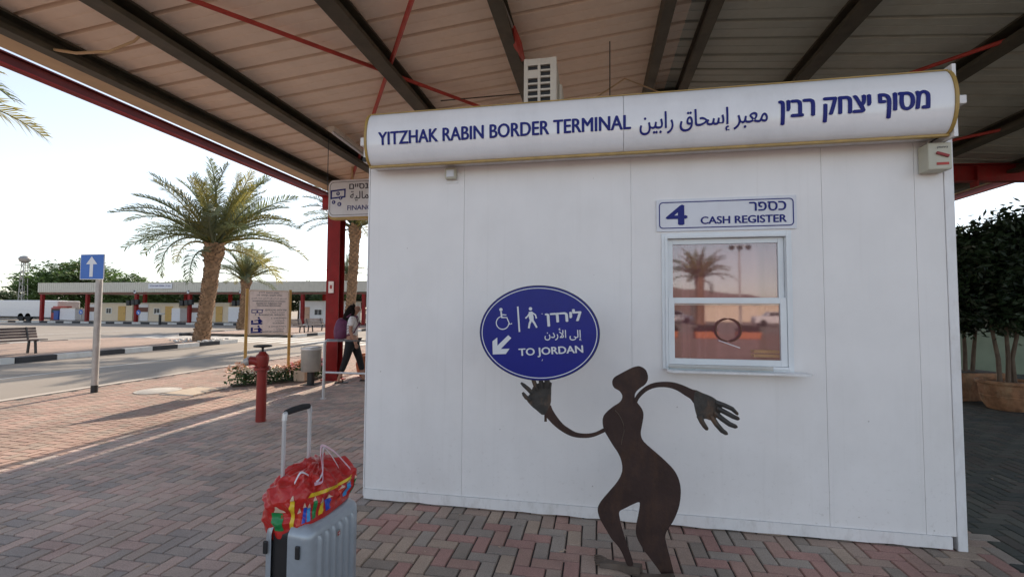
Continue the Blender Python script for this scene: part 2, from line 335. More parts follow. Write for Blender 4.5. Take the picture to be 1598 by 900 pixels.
# text ------------------------------------------------
AR = {'ا': (0xFE8D, 0xFE8E), 'أ': (0xFE83, 0xFE84), 'إ': (0xFE87, 0xFE88), 'ب': (0xFE8F,), 'ة': (0xFE93, 0xFE94), 'ت': (0xFE95,), 'ج': (0xFE9D,), 'ح': (0xFEA1,), 'خ': (0xFEA5,),
      'د': (0xFEA9, 0xFEAA), 'ر': (0xFEAD, 0xFEAE), 'ز': (0xFEAF, 0xFEB0), 'س': (0xFEB1,), 'ش': (0xFEB5,), 'ع': (0xFEC9,), 'ف': (0xFED1,), 'ق': (0xFED5,), 'ك': (0xFED9,),
      'ل': (0xFEDD,), 'م': (0xFEE1,), 'ن': (0xFEE5,), 'ه': (0xFEE9,), 'و': (0xFEED, 0xFEEE), 'ى': (0xFEEF, 0xFEF0), 'ي': (0xFEF1,)}
def arabic(sx):
    sx = sx.replace('لأ', '\x01').replace('لا', '\x02')
    t2 = dict(AR); t2['\x01'] = (0xFEF7, 0xFEF8); t2['\x02'] = (0xFEFB, 0xFEFC)
    out = []
    for i, ch in enumerate(sx):
        if ch not in t2: out.append(ch); continue
        pj = i > 0 and sx[i - 1] in t2 and len(t2[sx[i - 1]]) == 1
        nj = i + 1 < len(sx) and sx[i + 1] in t2
        f = t2[ch]
        if len(f) == 2: out.append(chr(f[1] if pj else f[0]))
        else:
            b = f[0]; out.append(chr(b + (3 if pj and nj else 1 if pj else 2 if nj else 0)))
    return ''.join(out)[::-1]
def heb(s): return s[::-1]
def text_pts(body, bold=0.0):
    c = bpy.data.curves.new('t', 'FONT'); c.body = body; c.size = 1; c.offset = bold; c.resolution_u = 4
    o = bpy.data.objects.new('t', c); COL.objects.link(o)
    dg = bpy.context.evaluated_depsgraph_get(); me = bpy.data.meshes.new_from_object(o.evaluated_get(dg))
    bpy.data.objects.remove(o); bpy.data.curves.remove(c)
    return me
def text(name, body, x0, x1, z0, z1, y, mat, parent, bold=0.02, rot=0, fn=None, cuts=0, piv=None, offset_root=True):
    """flat print facing -Y, fitted to the box x0..x1, z0..z1"""
    # three letters whose overlapping outlines do not fill are built from a sister letter plus its missing stroke
    orig = body
    body = body.replace('ף', 'ך').replace('ד', 'ר').replace('ת', 'ח')
    me = text_pts(body, 0.0)
    bm = bmesh.new(); bm.from_mesh(me)
    for pe, ch in enumerate(orig):
        if ch not in 'ףדת': continue
        one = text_pts(body[pe], 0.0); o1 = [v.co.x for v in one.vertices]; h1 = max(v.co.y for v in one.vertices); w1 = max(o1) - min(o1)
        pre = text_pts(body[:pe + 1], 0.0); xr = max(v.co.x for v in pre.vertices); xl = xr - w1; k = .085
        if ch == 'ף': rects = ((xl, xl + k, h1 * .50, h1 - .002), (xl + k * .9, xl + w1 * .55, h1 * .46, h1 * .46 + k * .9), (xl, xl + k, h1 * .46, h1 * .5))
        elif ch == 'ד': rects = ((xr - k, xr + .06, h1 - k, h1), )
        else: rects = ((xl - .06, xl + k * .5, 0, k), )
        for (a, b, c_, d_) in rects:
            vv = [bm.verts.new(p) for p in ((a, c_, 0), (b, c_, 0), (b, d_, 0), (a, d_, 0))]; bm.faces.new(vv)
    xs = [v.co.x for v in bm.verts]; ys = [v.co.y for v in bm.verts]
    ax, bx, ay, by = min(xs), max(xs), min(ys), max(ys)
    e_ = bold * (z1 - z0) * 1.1
    for v in bm.verts:
        v.co = Vector((x0 + e_ + (v.co.x - ax) / (bx - ax) * (x1 - x0 - 2 * e_), z0 + e_ * .5 + (v.co.y - ay) / (by - ay) * (z1 - z0 - e_), 0))
    for i in range(1, cuts):
        z = z0 + (z1 - z0) * i / cuts
        bmesh.ops.bisect_plane(bm, geom=bm.verts[:] + bm.edges[:] + bm.faces[:], plane_co=(0, z, 0), plane_no=(0, 1, 0))
    px, pz = piv or ((x0 + x1) / 2, (z0 + z1) / 2)
    L = rootloc(parent) if offset_root else Vector((0, 0, 0))
    for v in bm.verts:
        x, z = v.co.x, v.co.y
        if rot: x, z = px + (x - px) * math.cos(rot) - (z - pz) * math.sin(rot), pz + (x - px) * math.sin(rot) + (z - pz) * math.cos(rot)
        v.co = Vector((x, fn(x, z) if fn else y, z)) - L
    bmesh.ops.recalc_face_normals(bm, faces=bm.faces)
    if e_ > 1e-5:      # heavier strokes: the same glyphs again, a hair to each side
        src = bm.faces[:]
        for dx, dz, dy in ((-e_, 0, .00015), (e_, 0, .0003), (-e_ * .5, 0, .00045), (e_ * .5, 0, .0006), (0, e_ * .5, .00075), (0, -e_ * .5, .0009)):
            ret = bmesh.ops.duplicate(bm, geom=src)['geom']
            for v in [g for g in ret if isinstance(g, bmesh.types.BMVert)]: v.co += Vector((dx, -dy, dz))
    bm.to_mesh(me); bm.free(); me.materials.clear()
    return link(name, me, mat, parent)
def rounded(x0, x1, z0, z1, r, n=6):
    pts = []
    for cx, cz, a0 in ((x1 - r, z1 - r, 0), (x0 + r, z1 - r, 90), (x0 + r, z0 + r, 180), (x1 - r, z0 + r, 270)):
        for k in range(n + 1):
            a = R(a0 + 90 * k / n); pts.append((cx + r * math.cos(a), cz + r * math.sin(a)))
    return pts
def ring(pts_o, pts_i, y, name, mat, parent):
    n = len(pts_o); m = MB(); m.add([(x, y, z) for x, z in pts_o] + [(x, y, z) for x, z in pts_i], [(i, (i + 1) % n, (i + 1) % n + n, i + n) for i in range(n)])
    return m.build(name, mat, parent)
def flat(pts, y, name, mat, parent):
    m = MB(); m.add([(x, y, z) for x, z in pts], [tuple(range(len(pts)))])
    return m.build(name, mat, parent)
def ell(cx, cz, a, b, n=64): return [(cx + a * math.cos(2 * math.pi * k / n), cz + b * math.sin(2 * math.pi * k / n)) for k in range(n)]

# ------------------------------------------------------------------ ground, road, pavement
def sheet(name, mat, x0, x1, y0, y1, z, th=None):
    m = MB()
    if th: m.box(x0, x1, y0, y1, z - th, z)
    else: m.add([(x0, y0, z), (x1, y0, z), (x1, y1, z), (x0, y1, z)], [(0, 1, 2, 3)])
    return tag(m.build(name, mat), kind='structure')
sheet('ground', 'sand', -900, 900, -900, 900, -0.08)
sheet('road', 'asphalt', -90, -9.74, -70, 75, -0.03)
pave = sheet('pavement', 'joint', -9.6, 13.0, 0.0, 27.0, -0.012)
sheet('plaza', 'paving_far', -9.6, 30, -26, -0.004, -0.004)
sheet('plaza', 'paving_far', 13.004, 40, 0, 40, -0.004)
sheet('plaza', 'paving_far', -9.6, 13.0, 27.004, 45, -0.004)
sheet('kerb_edge', 'kerb_edge', -9.74, -9.604, -26, 45, 0.0, 0.1)
BX0, BX1, BY0, BY1 = -1.86, 2.36, 3.5, 6.1       # the booth footprint
def herringbone():
    fx, fy, fh = [], [], []
    I, J = np.meshgrid(np.arange(-96, 130), np.arange(5, 270), indexing='ij')
    I, J = I.ravel(), J.ravel(); t = (I - J) % 4
    H = t == 0; V = t == 3
    x0 = np.concatenate([I[H], I[V]]) * 0.1; y0 = np.concatenate([J[H], J[V]]) * 0.1
    sx = np.concatenate([np.full(H.sum(), 0.2), np.full(V.sum(), 0.1)]); sy = np.concatenate([np.full(H.sum(), 0.1), np.full(V.sum(), 0.2)])
    k = (x0 >= -9.6) & (x0 + sx <= 13.0) & (y0 + sy <= 27)
    cx, cy = x0 + sx / 2, y0 + sy / 2
    k &= ~((cx > BX0 + 0.1) & (cx < BX1 - 0.1) & (cy > BY0 + 0.15) & (cy < BY1))
    return cx[k], cy[k], sx[k], sy[k]
rng = np.random.default_rng(3)
pcx, pcy, psx, psy = herringbone()
d = np.stack([pcx, pcy, np.full_like(pcx, -1.55)], 1)
zc = d @ np.array(Fv); u = (d @ np.array(Rv)) / zc * 710; v = (d @ np.array(Uv)) / zc * 710
vis = (zc > 0) & (abs(u) < 815) & (abs(v) < 470)
hid = (pcy > BY0) & (pcx / np.maximum(pcy, .1) * 3.5 > BX0) & (pcx / np.maximum(pcy, .1) * 3.5 < BX1)
vis &= ~hid
zone = np.where(pcx > -1.85 + 0.12 * np.sin(pcy * 9), 1, 0)   # warm red mix laid round the booth
zone = np.where(pcx < -5.6, 2, zone)
zone = np.where((pcx > 2.35 + 0.3 * np.sin(pcy * 2.1) + 0.9 * np.clip(3.4 - pcy, 0, 3)), 3, zone)   # darker, greener pavers to the right of the booth
def paver_verts(cx, cy, sx, sy, z, tx, ty):
    hx, hy = sx / 2 - 0.0038, sy / 2 - 0.0038; c = 0.005
    out = []
    for ix, iy in ((-1, -1), (1, -1), (1, 1), (-1, 1)): out.append((cx + ix * hx, cy + iy * hy, z - 0.012))
    for ix, iy in ((-1, -1), (1, -1), (1, 1), (-1, 1)): out.append((cx + ix * (hx - c), cy + iy * (hy - c), z + tx * ix + ty * iy))
    return out
PF = [(4, 5, 6, 7), (0, 1, 5, 4), (1, 2, 6, 5), (2, 3, 7, 6), (3, 0, 4, 7)]
order = np.argsort(np.where(vis, zc, 1e9))
single = set(order[:300].tolist())
shared = {}
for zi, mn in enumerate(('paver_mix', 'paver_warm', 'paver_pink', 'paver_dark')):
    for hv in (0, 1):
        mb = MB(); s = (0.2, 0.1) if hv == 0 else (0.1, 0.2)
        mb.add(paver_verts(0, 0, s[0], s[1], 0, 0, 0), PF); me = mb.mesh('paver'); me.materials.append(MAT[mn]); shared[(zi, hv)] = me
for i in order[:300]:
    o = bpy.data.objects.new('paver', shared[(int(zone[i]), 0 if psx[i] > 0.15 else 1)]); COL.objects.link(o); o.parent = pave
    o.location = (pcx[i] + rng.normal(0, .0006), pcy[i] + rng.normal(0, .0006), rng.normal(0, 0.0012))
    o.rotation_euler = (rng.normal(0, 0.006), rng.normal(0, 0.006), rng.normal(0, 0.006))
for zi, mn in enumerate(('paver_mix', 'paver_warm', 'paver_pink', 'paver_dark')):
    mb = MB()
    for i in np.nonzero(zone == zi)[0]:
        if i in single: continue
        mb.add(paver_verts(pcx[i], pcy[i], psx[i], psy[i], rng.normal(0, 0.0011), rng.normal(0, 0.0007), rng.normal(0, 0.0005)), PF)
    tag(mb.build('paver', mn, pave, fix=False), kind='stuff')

# islands with black and white kerb stones
def kerb_line(x, ys, side, zt=0.13, start=0):
    k = sheet('kerb', 'concrete', x - 0.05, x + 0.05, ys[0], ys[-1], -0.02, 0.02)
    mw = MB().box(-0.09, 0.09, 0.01, 0.99, -0.05, zt).mesh('kerb_stone'); mw.materials.append(MAT['kerb_white'])
    mk2 = MB().box(-0.09, 0.09, 0.01, 0.99, -0.05, zt).mesh('kerb_stone'); mk2.materials.append(MAT['kerb_black'])
    y = ys[0]; i = start
    while y < ys[-1] - 0.5:
        o = bpy.data.objects.new('kerb_stone', mw if i % 2 else mk2); COL.objects.link(o); o.parent = k
        o.location = (x + random.uniform(-.006, .006), y, 0); y += 1.0; i += 1
kerb_line(-15.95, (-6, 18.0), 1)
kerb_line(-15.95, (22.0, 44.0), 1, start=1)
kerb_line(-22.6, (-6, 16.0), 1, start=1)
kerb_line(-22.6, (21.5, 36.5), 1)
sheet('traffic_island', 'paving_far', -22.5, -16.05, -6, 18.0, 0.11, 0.15)
sheet('traffic_island', 'paving_far', -22.5, -16.05, 22.0, 44, 0.11, 0.15)
# zebra crossing and lane lines
for k in range(16):
    x = -24.5 + k * 0.95
    sheet('road_marking', 'paint_white', x, x + 0.5, 18.2, 21.8, -0.026)
sheet('road_marking', 'paint_white', -12.8, -12.7, -20, 17.4, -0.026)
sheet('road_marking', 'paint_white', -31.0, -30.85, -10, 30, -0.026)

# ------------------------------------------------------------------ canopy
RZ, RX, SL = 4.63, 0.95, 0.09
EL, ER = -5.36, 7.26
def rz_at(x): return RZ - SL * abs(x - RX)
Y0, Y1 = 2.0, 20.0
can = thing('canopy', 'large corrugated steel canopy on red steel columns, arching over the white cash booth', 'canopy', (RX, 9.1, 0))
def panel_mesh(L, side):
    # cross section along Y (0..0.33) with an upturned seam and two shallow ribs; runs along X from 0 to L
    prof = [(0.0, 0.0), (0.006, 0.06), (0.034, 0.06), (0.038, -0.010), (0.056, -0.010), (0.064, 0.0), (0.16, 0.0), (0.166, 0.006), (0.176, 0.006), (0.182, 0.0), (0.325, 0.0)]
    mb = MB(); n = len(prof)
    mb.add([(0, y, z) for y, z in prof] + [(side * L, y, z - SL * L) for y, z in prof] + [(0, y, z + 0.012) for y, z in prof] + [(side * L, y, z - SL * L + 0.012) for y, z in prof],
           [(i, i + 1, i + 1 + n, i + n) for i in range(n - 1)] + [(i + 2 * n, i + 3 * n, i + 1 + 3 * n, i + 1 + 2 * n) for i in range(n - 1)] + [(0, n, 3 * n, 2 * n), (n - 1, 3 * n - 1, 4 * n - 1, 2 * n - 1)])
    return mb.mesh('roof_panel')
pl = panel_mesh(RX - EL, -1); pl.materials.append(MAT['roof_left_lit'])
pr_ = panel_mesh(ER - RX, 1); pr_.materials.append(MAT['roof_right_shaded'])
y = Y0; k = 0
while y < Y1:
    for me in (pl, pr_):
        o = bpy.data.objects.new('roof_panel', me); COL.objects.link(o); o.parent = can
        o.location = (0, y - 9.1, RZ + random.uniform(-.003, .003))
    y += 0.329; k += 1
MB().box(RX - 0.25, RX + 0.25, Y0, Y1, RZ + 0.05, RZ + 0.08).build('ridge_cap', 'roof_right_shaded', can)
def channel(x, wd, hg, name='purlin', mat='beam_dark', open_side=1):
    z = rz_at(x) - 0.004
    m = MB(); t = 0.02
    s = open_side
    xa, xb = x - wd / 2, x + wd / 2
    m.box(xa, xb, Y0, Y1, z - hg, z - hg + t); m.box(xa, xb, Y0, Y1, z - t, z)
    xw = xb if s < 0 else xa
    m.box(min(xw, xw + s * t), max(xw, xw + s * t), Y0, Y1, z - hg + t, z - t)
    xl = xa if s < 0 else xb
    m.box(min(xl, xl - s * t * .6), max(xl, xl - s * t * .6), Y0, Y1, z - hg + t, z - hg + t + 0.03)
    return m.build(name, mat, can)
for x, s, wd in ((-5.03, 1, 0.13), (-4.0, 1, 0.17), (-2.27, 1, 0.17), (-0.88, 1, 0.13), (0.70, 1, 0.11), (1.14, -1, 0.11), (2.45, -1, 0.16), (4.05, -1, 0.17), (5.62, -1, 0.17), (7.0, -1, 0.16)):
    channel(x, wd, 0.17, open_side=s)
for y in (3.2, 6.45, 9.7, 13):
    MB().box(0.76, 1.08, y, y + 0.16, rz_at(.9) - 0.16, rz_at(.9) - 0.02).build('spacer', 'beam_dark', can)
# gutters (beige) and outer red beams standing clear of the eaves
for x, s in ((EL - 0.02, -1), (ER + 0.02, 1)):
    z = rz_at(EL)
    m = MB(); m.box(min(x - s * .16, x + s * .12), max(x - s * .16, x + s * .12), Y0, Y1, z - 0.07, z - 0.05); m.box(min(x + s * .12, x + s * .135), max(x + s * .12, x + s * .135), Y0, Y1, z - 0.07, z - 0.01)
    m.build('gutter', 'gutter', can)
for x in (-6.0, 7.9):
    m = MB(); m.box(x - .05, x + .05, Y0, Y1, 4.15, 4.165); m.box(x - .008, x + .008, Y0, Y1, 4.045, 4.15)
    eb = m.build('eave_beam', 'beam_maroon', can)
    MB().box(x - .05, x + .05, Y0, Y1, 4.03, 4.044).build('bottom_flange', 'steel_red', eb)
for fy in (9.1, 19.8):
    # transverse frame: rafter, columns
    m = MB()
    for s, xe in ((-1, -5.98), (1, 7.88)):
        zr = rz_at(RX) - 0.5; ze = 4.03 - 0.17
        for zo, wd in ((0, .14), (.29, .14)):
            m.bar((RX, fy, zr + zo - .12), (xe, fy, ze + zo - .12 + .0), wd, 0.015)
        m.bar((RX, fy, zr + .025), (xe, fy, ze + .025), 0.012, 0.27)
    m.build('rafter', 'steel_red', can)
    for x in (-5.62, 7.9):
        c = MB(); c.box(x - .15, x + .15, fy - .11, fy - .095, 0, 3.78); c.box(x - .15, x + .15, fy + .095, fy + .11, 0, 3.78); c.box(x - .01, x + .01, fy - .095, fy + .095, 0, 3.78)
        c.box(x - .20, x + .20, fy - .17, fy + .17, 0.0, 0.02)
        co = c.build('column', 'steel_red', can)
    for x in (6.45,):
        MB().box(x - .01, x + .01, fy - .085, fy + .085, 3.70, 4.05).build('stiffener', 'steel_red', can)
# red bracing rods
def rod(a, b, r, name='brace_rod'):
    MB().tube([a, b], r, 8).build(name, 'rod_red', can, smooth=True)
rod((-4.55, 1.45, 4.07), (-0.82, 7.05, 4.38), 0.022)
rod((-5.35, 9.0, 3.99), (-1.30, 3.28, 4.33), 0.024)
rod((1.9, 8.1, 4.40), (5.5, 3.1, 4.10), 0.022)
rod((4.2, 9.0, 4.15), (7.8, 4.6, 3.95), 0.022)
# sagging cable and hanging wires, bracket box under the purlin
MB().tube([(-5.02, 3.28, 3.95), (-4.80, 3.36, 3.93), (-4.5, 3.42, 3.95), (-4.22, 3.42, 4.02), (-4.12, 3.40, 4.06)], 0.013, 6).build('cable', 'gutter', can, smooth=True)
MB().tube([(0.16, 5.0, 4.5), (0.155, 5.0, 2.9)], 0.006, 5).build('cable', 'black', can)
MB().tube([(-3.9, 6.05, 4.14), (-3.9, 6.05, 3.2)], 0.005, 5).build('cable', 'black', can)
m = MB(); m.tube([(-0.80, 4.35, 4.36), (-0.80, 4.55, 4.32), (-0.80, 4.9, 4.34)], [0.02, 0.05, 0.03], 8); m.build('hanging_clamp', 'rod_red', can, smooth=True)
m = MB().tube([(-0.9, 3.4, 4.36), (-0.84, 3.9, 4.37), (-0.81, 4.35, 4.36)], 0.012, 6); m.build('cable', 'galv', can)
MB().tube([(-2.0, 5.6, 4.28), (-0.9, 5.75, 4.36), (-0.35, 5.3, 4.0)], 0.008, 5).build('cable', 'beam_dark', can)
MB().tube([(-0.3, 5.0, 3.7), (0.35, 5.5, 4.32), (0.9, 6.2, 4.42)], 0.009, 5).build('cable', 'gutter', can)
lt = thing('tube_lamp', 'unlit cream tube lamp fixed under the purlin left of the long banner', 'lamp', (-3.72, 6.2, 4.0))
MB().bar((-3.68, 5.75, 4.09), (-3.74, 6.85, 4.09), 0.11, 0.05).build('housing', 'ac_cream', lt)
MB().tube([(-3.68, 5.8, 4.045), (-3.74, 6.8, 4.045)], 0.016, 8).build('tube', 'sign_white', lt, smooth=True)

# ------------------------------------------------------------------ booth
booth = thing('cash_booth', 'white prefabricated cash register booth with one sliding service window', 'booth', (0.25, BY0, 0))
WX0, WX1, WZ0, WZ1 = 0.505, 1.322, 1.145, 2.085
seams = [BX0, -1.04, 0.262, 1.56, 2.13, 2.302]
for a, b in zip(seams[:-1], seams[1:]):
    a2, b2 = a + 0.0013, b - 0.0013
    m = MB()
    if a < WX0 < b:
        m.box(a2, WX0, BY0, BY0 + .05, 0.09, 3.05); m.box(WX1, b2, BY0, BY0 + .05, 0.09, 3.05)
        m.box(WX0, WX1, BY0, BY0 + .05, 0.09, WZ0); m.box(WX0, WX1, BY0, BY0 + .05, WZ1, 3.05)
        bm_ = m
        o = bm_.build('wall_panel', 'white_wall', booth)
        me = o.data; b_ = bmesh.new(); b_.from_mesh(me); bmesh.ops.remove_doubles(b_, verts=b_.verts, dist=1e-4)
        b_.to_mesh(me); b_.free()
    else:
        m.box(a2, b2, BY0, BY0 + .05, 0.09, 3.05); m.build('wall_panel', 'white_wall', booth)
    if b < 2.3: MB().box(b - .012, b + .012, BY0 + .006, BY0 + .02, 0.095, 3.04).build('seam_strip', 'white_trim', booth)
MB().box(BX0 + .01, BX1 - .01, BY0 + .052, BY0 + .06, 0.03, 1.10).build('wall_backing', 'inside', booth)
MB().box(2.304, BX1, BY0 - .006, BY0 + .05, 0.0, 3.05).build('corner_post', 'white_trim', booth, bevel=.004)
MB().box(BX0 - .012, BX0 - .001, BY0 - .004, BY0 + .05, 0.03, 3.05).build('corner_post', 'white_trim', booth)
m = MB(); n = 60   # skirting with a slightly ragged painted lower edge
for i in range(n):
    xa = BX0 + (2.27 - BX0) * i / n; xb = BX0 + (2.27 - BX0) * (i + 1) / n
    za = 0.012 + 0.008 * noise.noise((xa * 6, 0, 0)); zb = 0.012 + 0.008 * noise.noise((xb * 6, 0, 0))
    m.add([(xa, BY0 - .012, za), (xb, BY0 - .012, zb), (xb, BY0 - .012, .088), (xa, BY0 - .012, .088), (xa, BY0 + .04, za), (xb, BY0 + .04, zb), (xb, BY0 + .04, .088), (xa, BY0 + .04, .088)],
          [(0, 1, 2, 3), (3, 2, 6, 7), (0, 4, 5, 1)])
m.build('skirting', 'worn_trim', booth)
MB().box(BX0, BX0 + .05, BY0 + .05, BY1, 0.03, 3.05).build('side_wall', 'white_wall', booth)
MB().box(BX1 - .05, BX1, BY0 + .05, BY1, 0.03, 3.05).build('side_wall', 'white_wall', booth)
MB().box(BX0, BX1, BY1, BY1 + .05, 0.03, 3.05).build('back_wall', 'white_wall', booth)
MB().box(BX0 - .02, BX1 + .02, BY0 - .02, BY1 + .07, 3.052, 3.13).build('roof', 'white_trim', booth)
MB().box(BX0 + .05, BX1 - .05, BY0 + .06, BY1, 0.03, 0.05).build('floor', 'inside', booth)
# window
wf = MB()
def frame(m, x0, x1, z0, z1, wd, y0, y1):
    m.box(x0, x0 + wd, y0, y1, z0, z1); m.box(x1 - wd, x1, y0, y1, z0, z1); m.box(x0 + wd, x1 - wd, y0, y1, z1 - wd, z1); m.box(x0 + wd, x1 - wd, y0, y1, z0, z0 + wd)
frame(wf, 0.478, 1.352, 1.122, 2.112, 0.03, BY0 - .022, BY0 + .0)
frame(wf, 0.500, 1.330, 1.140, 2.090, 0.018, BY0 - .036, BY0 + .04)
win = wf.build('window', 'aluminium_white', booth, bevel=.002)
def sash(x0, x1, z0, z1, wd, y0):
    m = MB(); frame(m, x0, x1, z0, z1, wd, y0, y0 + .026)
    s_ = m.build('sash', 'aluminium_white', win, bevel=.002)
    g = MB().box(x0 + wd - .004, x1 - wd + .004, y0 + .012, y0 + .016, z0 + wd - .004, z1 - wd + .004)
    g.build('pane', 'glass', win)
sash(0.520, 1.310, 1.585, 2.070, 0.038, BY0 + .004)
sash(0.520, 1.310, 1.160, 1.640, 0.042, BY0 - .028)
MB().tube([(0.925 + .085 * math.cos(a), BY0 - .034, 1.41 + .080 * math.sin(a)) for a in [2 * math.pi * k / 40 for k in range(41)]], .0065, 7).build('speaking_ring', 'brown_panel', win, smooth=True)
MB().tube([(0.86, BY0 - .031, 1.335), (0.93, BY0 - .032, 1.31), (1.0, BY0 - .032, 1.285)], .004, 6).build('speaking_ring_bracket', 'ribbon_light', win, smooth=True)
MB().box(0.70, 1.00, BY0 + .055, BY0 + .13, 1.135, 1.19).build('counter_tray', 'steel_red', booth)
MB().box(1.12, 1.29, BY0 + .06, BY0 + .13, 1.215, 1.235).build('paper_slip', 'post_yellow', booth)
MB().box(1.12, 1.29, BY0 + .06, BY0 + .13, 1.245, 1.265).build('paper_slip', 'post_yellow', booth)
m = MB(); pts = [(0.500, BY0 - .03), (1.40, BY0 - .03), (1.425, BY0 - .12), (1.41, BY0 - .14), (0.53, BY0 - .14), (0.50, BY0 - .11)]
m.add([(x, y, 1.112) for x, y in pts] + [(x, y, 1.126) for x, y in pts], [tuple(range(6)), tuple(range(11, 5, -1))] + [(i, (i + 1) % 6, (i + 1) % 6 + 6, i + 6) for i in range(6)])
m.build('sill', 'white_trim', win)
MB().box(0.51, 1.20, BY0 - .075, BY0 - .070, 1.127, 1.165).build('sill_guard', 'clear_plastic', win)
# pink curtain behind the panes
m = MB(); nx = 90
vs = []
for i in range(nx + 1):
    x = 0.46 + 0.92 * i / nx; yy = BY0 + .15 + .028 * math.sin(x * 38 + 2 * math.sin(x * 9)); vs += [(x, yy, 1.0), (x, yy, 2.2)]
m.add(vs, [(2 * i, 2 * i + 2, 2 * i + 3, 2 * i + 1) for i in range(nx)])
m.build('curtain', 'curtain', booth, smooth=True, fix=False)

# banner with bulging face
ban = thing('banner_sign', 'long white curved banner with gold edge, naming the border terminal in three scripts', 'sign', (0.2, BY0, 2.69))
def bulge(x, z): 
    t = (z - 2.895) / 0.205
    return 3.345 - 0.10 * math.sqrt(max(0.0, 1 - t * t * 0.98))
m = MB(); nz = 14; xs = [-1.765, 0.196, 0.1985, 2.215]
for a, b in ((-1.765, 0.196), (0.199, 2.215)):
    mm = MB(); vs = []
    for k in range(nz + 1):
        z = 2.69 + 0.41 * (0.5 - 0.5 * math.cos(math.pi * k / nz)); vs += [(a, bulge(0, z), z), (b, bulge(0, z), z)]
    fs = [(2 * k, 2 * k + 1, 2 * k + 3, 2 * k + 2) for k in range(nz)]
    mm.add(vs, fs); mm.build('face_panel', 'banner_white', ban, smooth=True)
mm = MB()
for xa, xb in ((-1.785, -1.766), (2.216, 2.235)):
    prof = [(bulge(0, 2.69 + 0.41 * (0.5 - 0.5 * math.cos(math.pi * k / nz))) - .008, 2.69 + 0.41 * (0.5 - 0.5 * math.cos(math.pi * k / nz))) for k in range(nz + 1)] + [(3.36, 3.10), (3.36, 2.69)]
    n = len(prof)
    mm.add([(xa, y, z) for y, z in prof] + [(xb, y, z) for y, z in prof], [tuple(range(n)), tuple(range(2 * n - 1, n - 1, -1))] + [(i, i + n, (i + 1) % n + n, (i + 1) % n) for i in range(n)])
mm.box(-1.785, 2.235, 3.33, 3.362, 2.674, 2.689); mm.box(-1.785, 2.235, 3.325, 3.362, 3.101, 3.108)
mm.build('edge_trim', 'gold_trim', ban)
MB().box(-1.80, 2.25, 3.364, 3.494, 2.70, 3.12).build('back_box', 'white_trim', ban)
fnb = lambda x, z: bulge(x, z) - 0.003
text('lettering', 'YITZHAK RABIN BORDER TERMINAL', -1.668, 0.248, 2.818, 2.922, 0, 'navy', ban, 0.034, fn=fnb, cuts=8)
text('lettering', arabic('معبر إسحاق رابين'), 0.305, 1.135, 2.762, 2.928, 0, 'navy', ban, 0.012, fn=fnb, cuts=8)
text('lettering', heb('מסוף יצחק רבין'), 1.20, 2.08, 2.782, 2.948, 0, 'navy', ban, 0.035, fn=fnb, cuts=8)

# cash register sign
cs = thing('window_sign', 'small white sign with blue 4 and CASH REGISTER above the service window', 'sign', (0.915, BY0, 2.12))
MB().plate(rounded(0.444, 1.392, 2.128, 2.365, .004), BY0 - .014, BY0 - .002).build('plate', 'sign_white', cs)
ring(rounded(0.462, 1.374, 2.148, 2.345, .028), rounded(0.469, 1.367, 2.155, 2.338, .022), BY0 - .0165, 'border_line', 'navy', cs)
text('lettering', '4', 0.510, 0.662, 2.172, 2.322, BY0 - .0165, 'navy', cs, 0.05)
text('lettering', 'CASH REGISTER', 0.752, 1.328, 2.174, 2.230, BY0 - .0165, 'navy', cs, 0.04)
text('lettering', heb('כספר'), 1.082, 1.326, 2.258, 2.325, BY0 - .0165, 'navy', cs, 0.03)

# small fittings on the booth
o = thing('wall_lamp', 'small cream square fitting on the booth wall under the left end of the banner', 'lamp', (-1.145, BY0, 2.58))
MB().box(-1.19, -1.10, BY0 - .05, BY0 - .007, 2.59, 2.68).build('housing', 'cream_plastic', o, bevel=.008)
MB().box(-1.175, -1.115, BY0 - .056, BY0 - .05, 2.605, 2.66).build('cover', 'sign_white', o)
MB().box(-1.195, -1.095, BY0 - .006, BY0 - .001, 2.565, 2.685).build('back_plate', 'white_trim', o)
o = thing('spotlight', 'small white spotlight box left of the banner end', 'lamp', (-1.83, BY0, 2.8))
MB().box(-1.872, -1.803, 3.34, 3.43, 2.86, 2.93).build('body', 'white_trim', o, bevel=.006)
MB().box(-1.862, -1.803, 3.38, 3.46, 2.74, 2.859).build('bracket', 'white_trim', o, bevel=.004)
MB().lathe([(.018, 0), (.018, .015)], (-1.845, 3.365, 2.757), 12, 'Y').build('lens', 'black', o)
o = thing('spotlight', 'small white box sticking out right of the banner end', 'lamp', (2.3, BY0, 2.8))
MB().box(2.252, 2.345, 3.34, 3.45, 2.885, 2.94).build('body', 'white_trim', o, bevel=.004)
MB().box(2.252, 2.31, 3.35, 3.44, 2.85, 2.884).build('bracket', 'white_trim', o, bevel=.004)
MB().box(2.240, 2.262, 3.30, 3.49, 2.66, 3.13).build('mounting_plate', 'white_trim', o)
o = thing('isolator_switch', 'cream electrical switch box with red handle at the top right booth corner', 'switch box', (2.22, BY0, 2.48))
MB().box(2.15, 2.285, BY0 - .11, BY0 - .008, 2.475, 2.655).build('housing', 'cream_plastic', o, bevel=.008)
MB().bar((2.195, BY0 - .116, 2.585), (2.262, BY0 - .116, 2.560), 0.012, 0.016).build('handle', 'red_machine', o)
MB().box(2.195, 2.265, BY0 - .1125, BY0 - .111, 2.505, 2.522).build('red_plate', 'rod_red', o)
text('lettering', 'ניתוק'[::-1], 2.20, 2.26, 2.612, 2.626, BY0 - .1125, 'ink', o, 0.02)
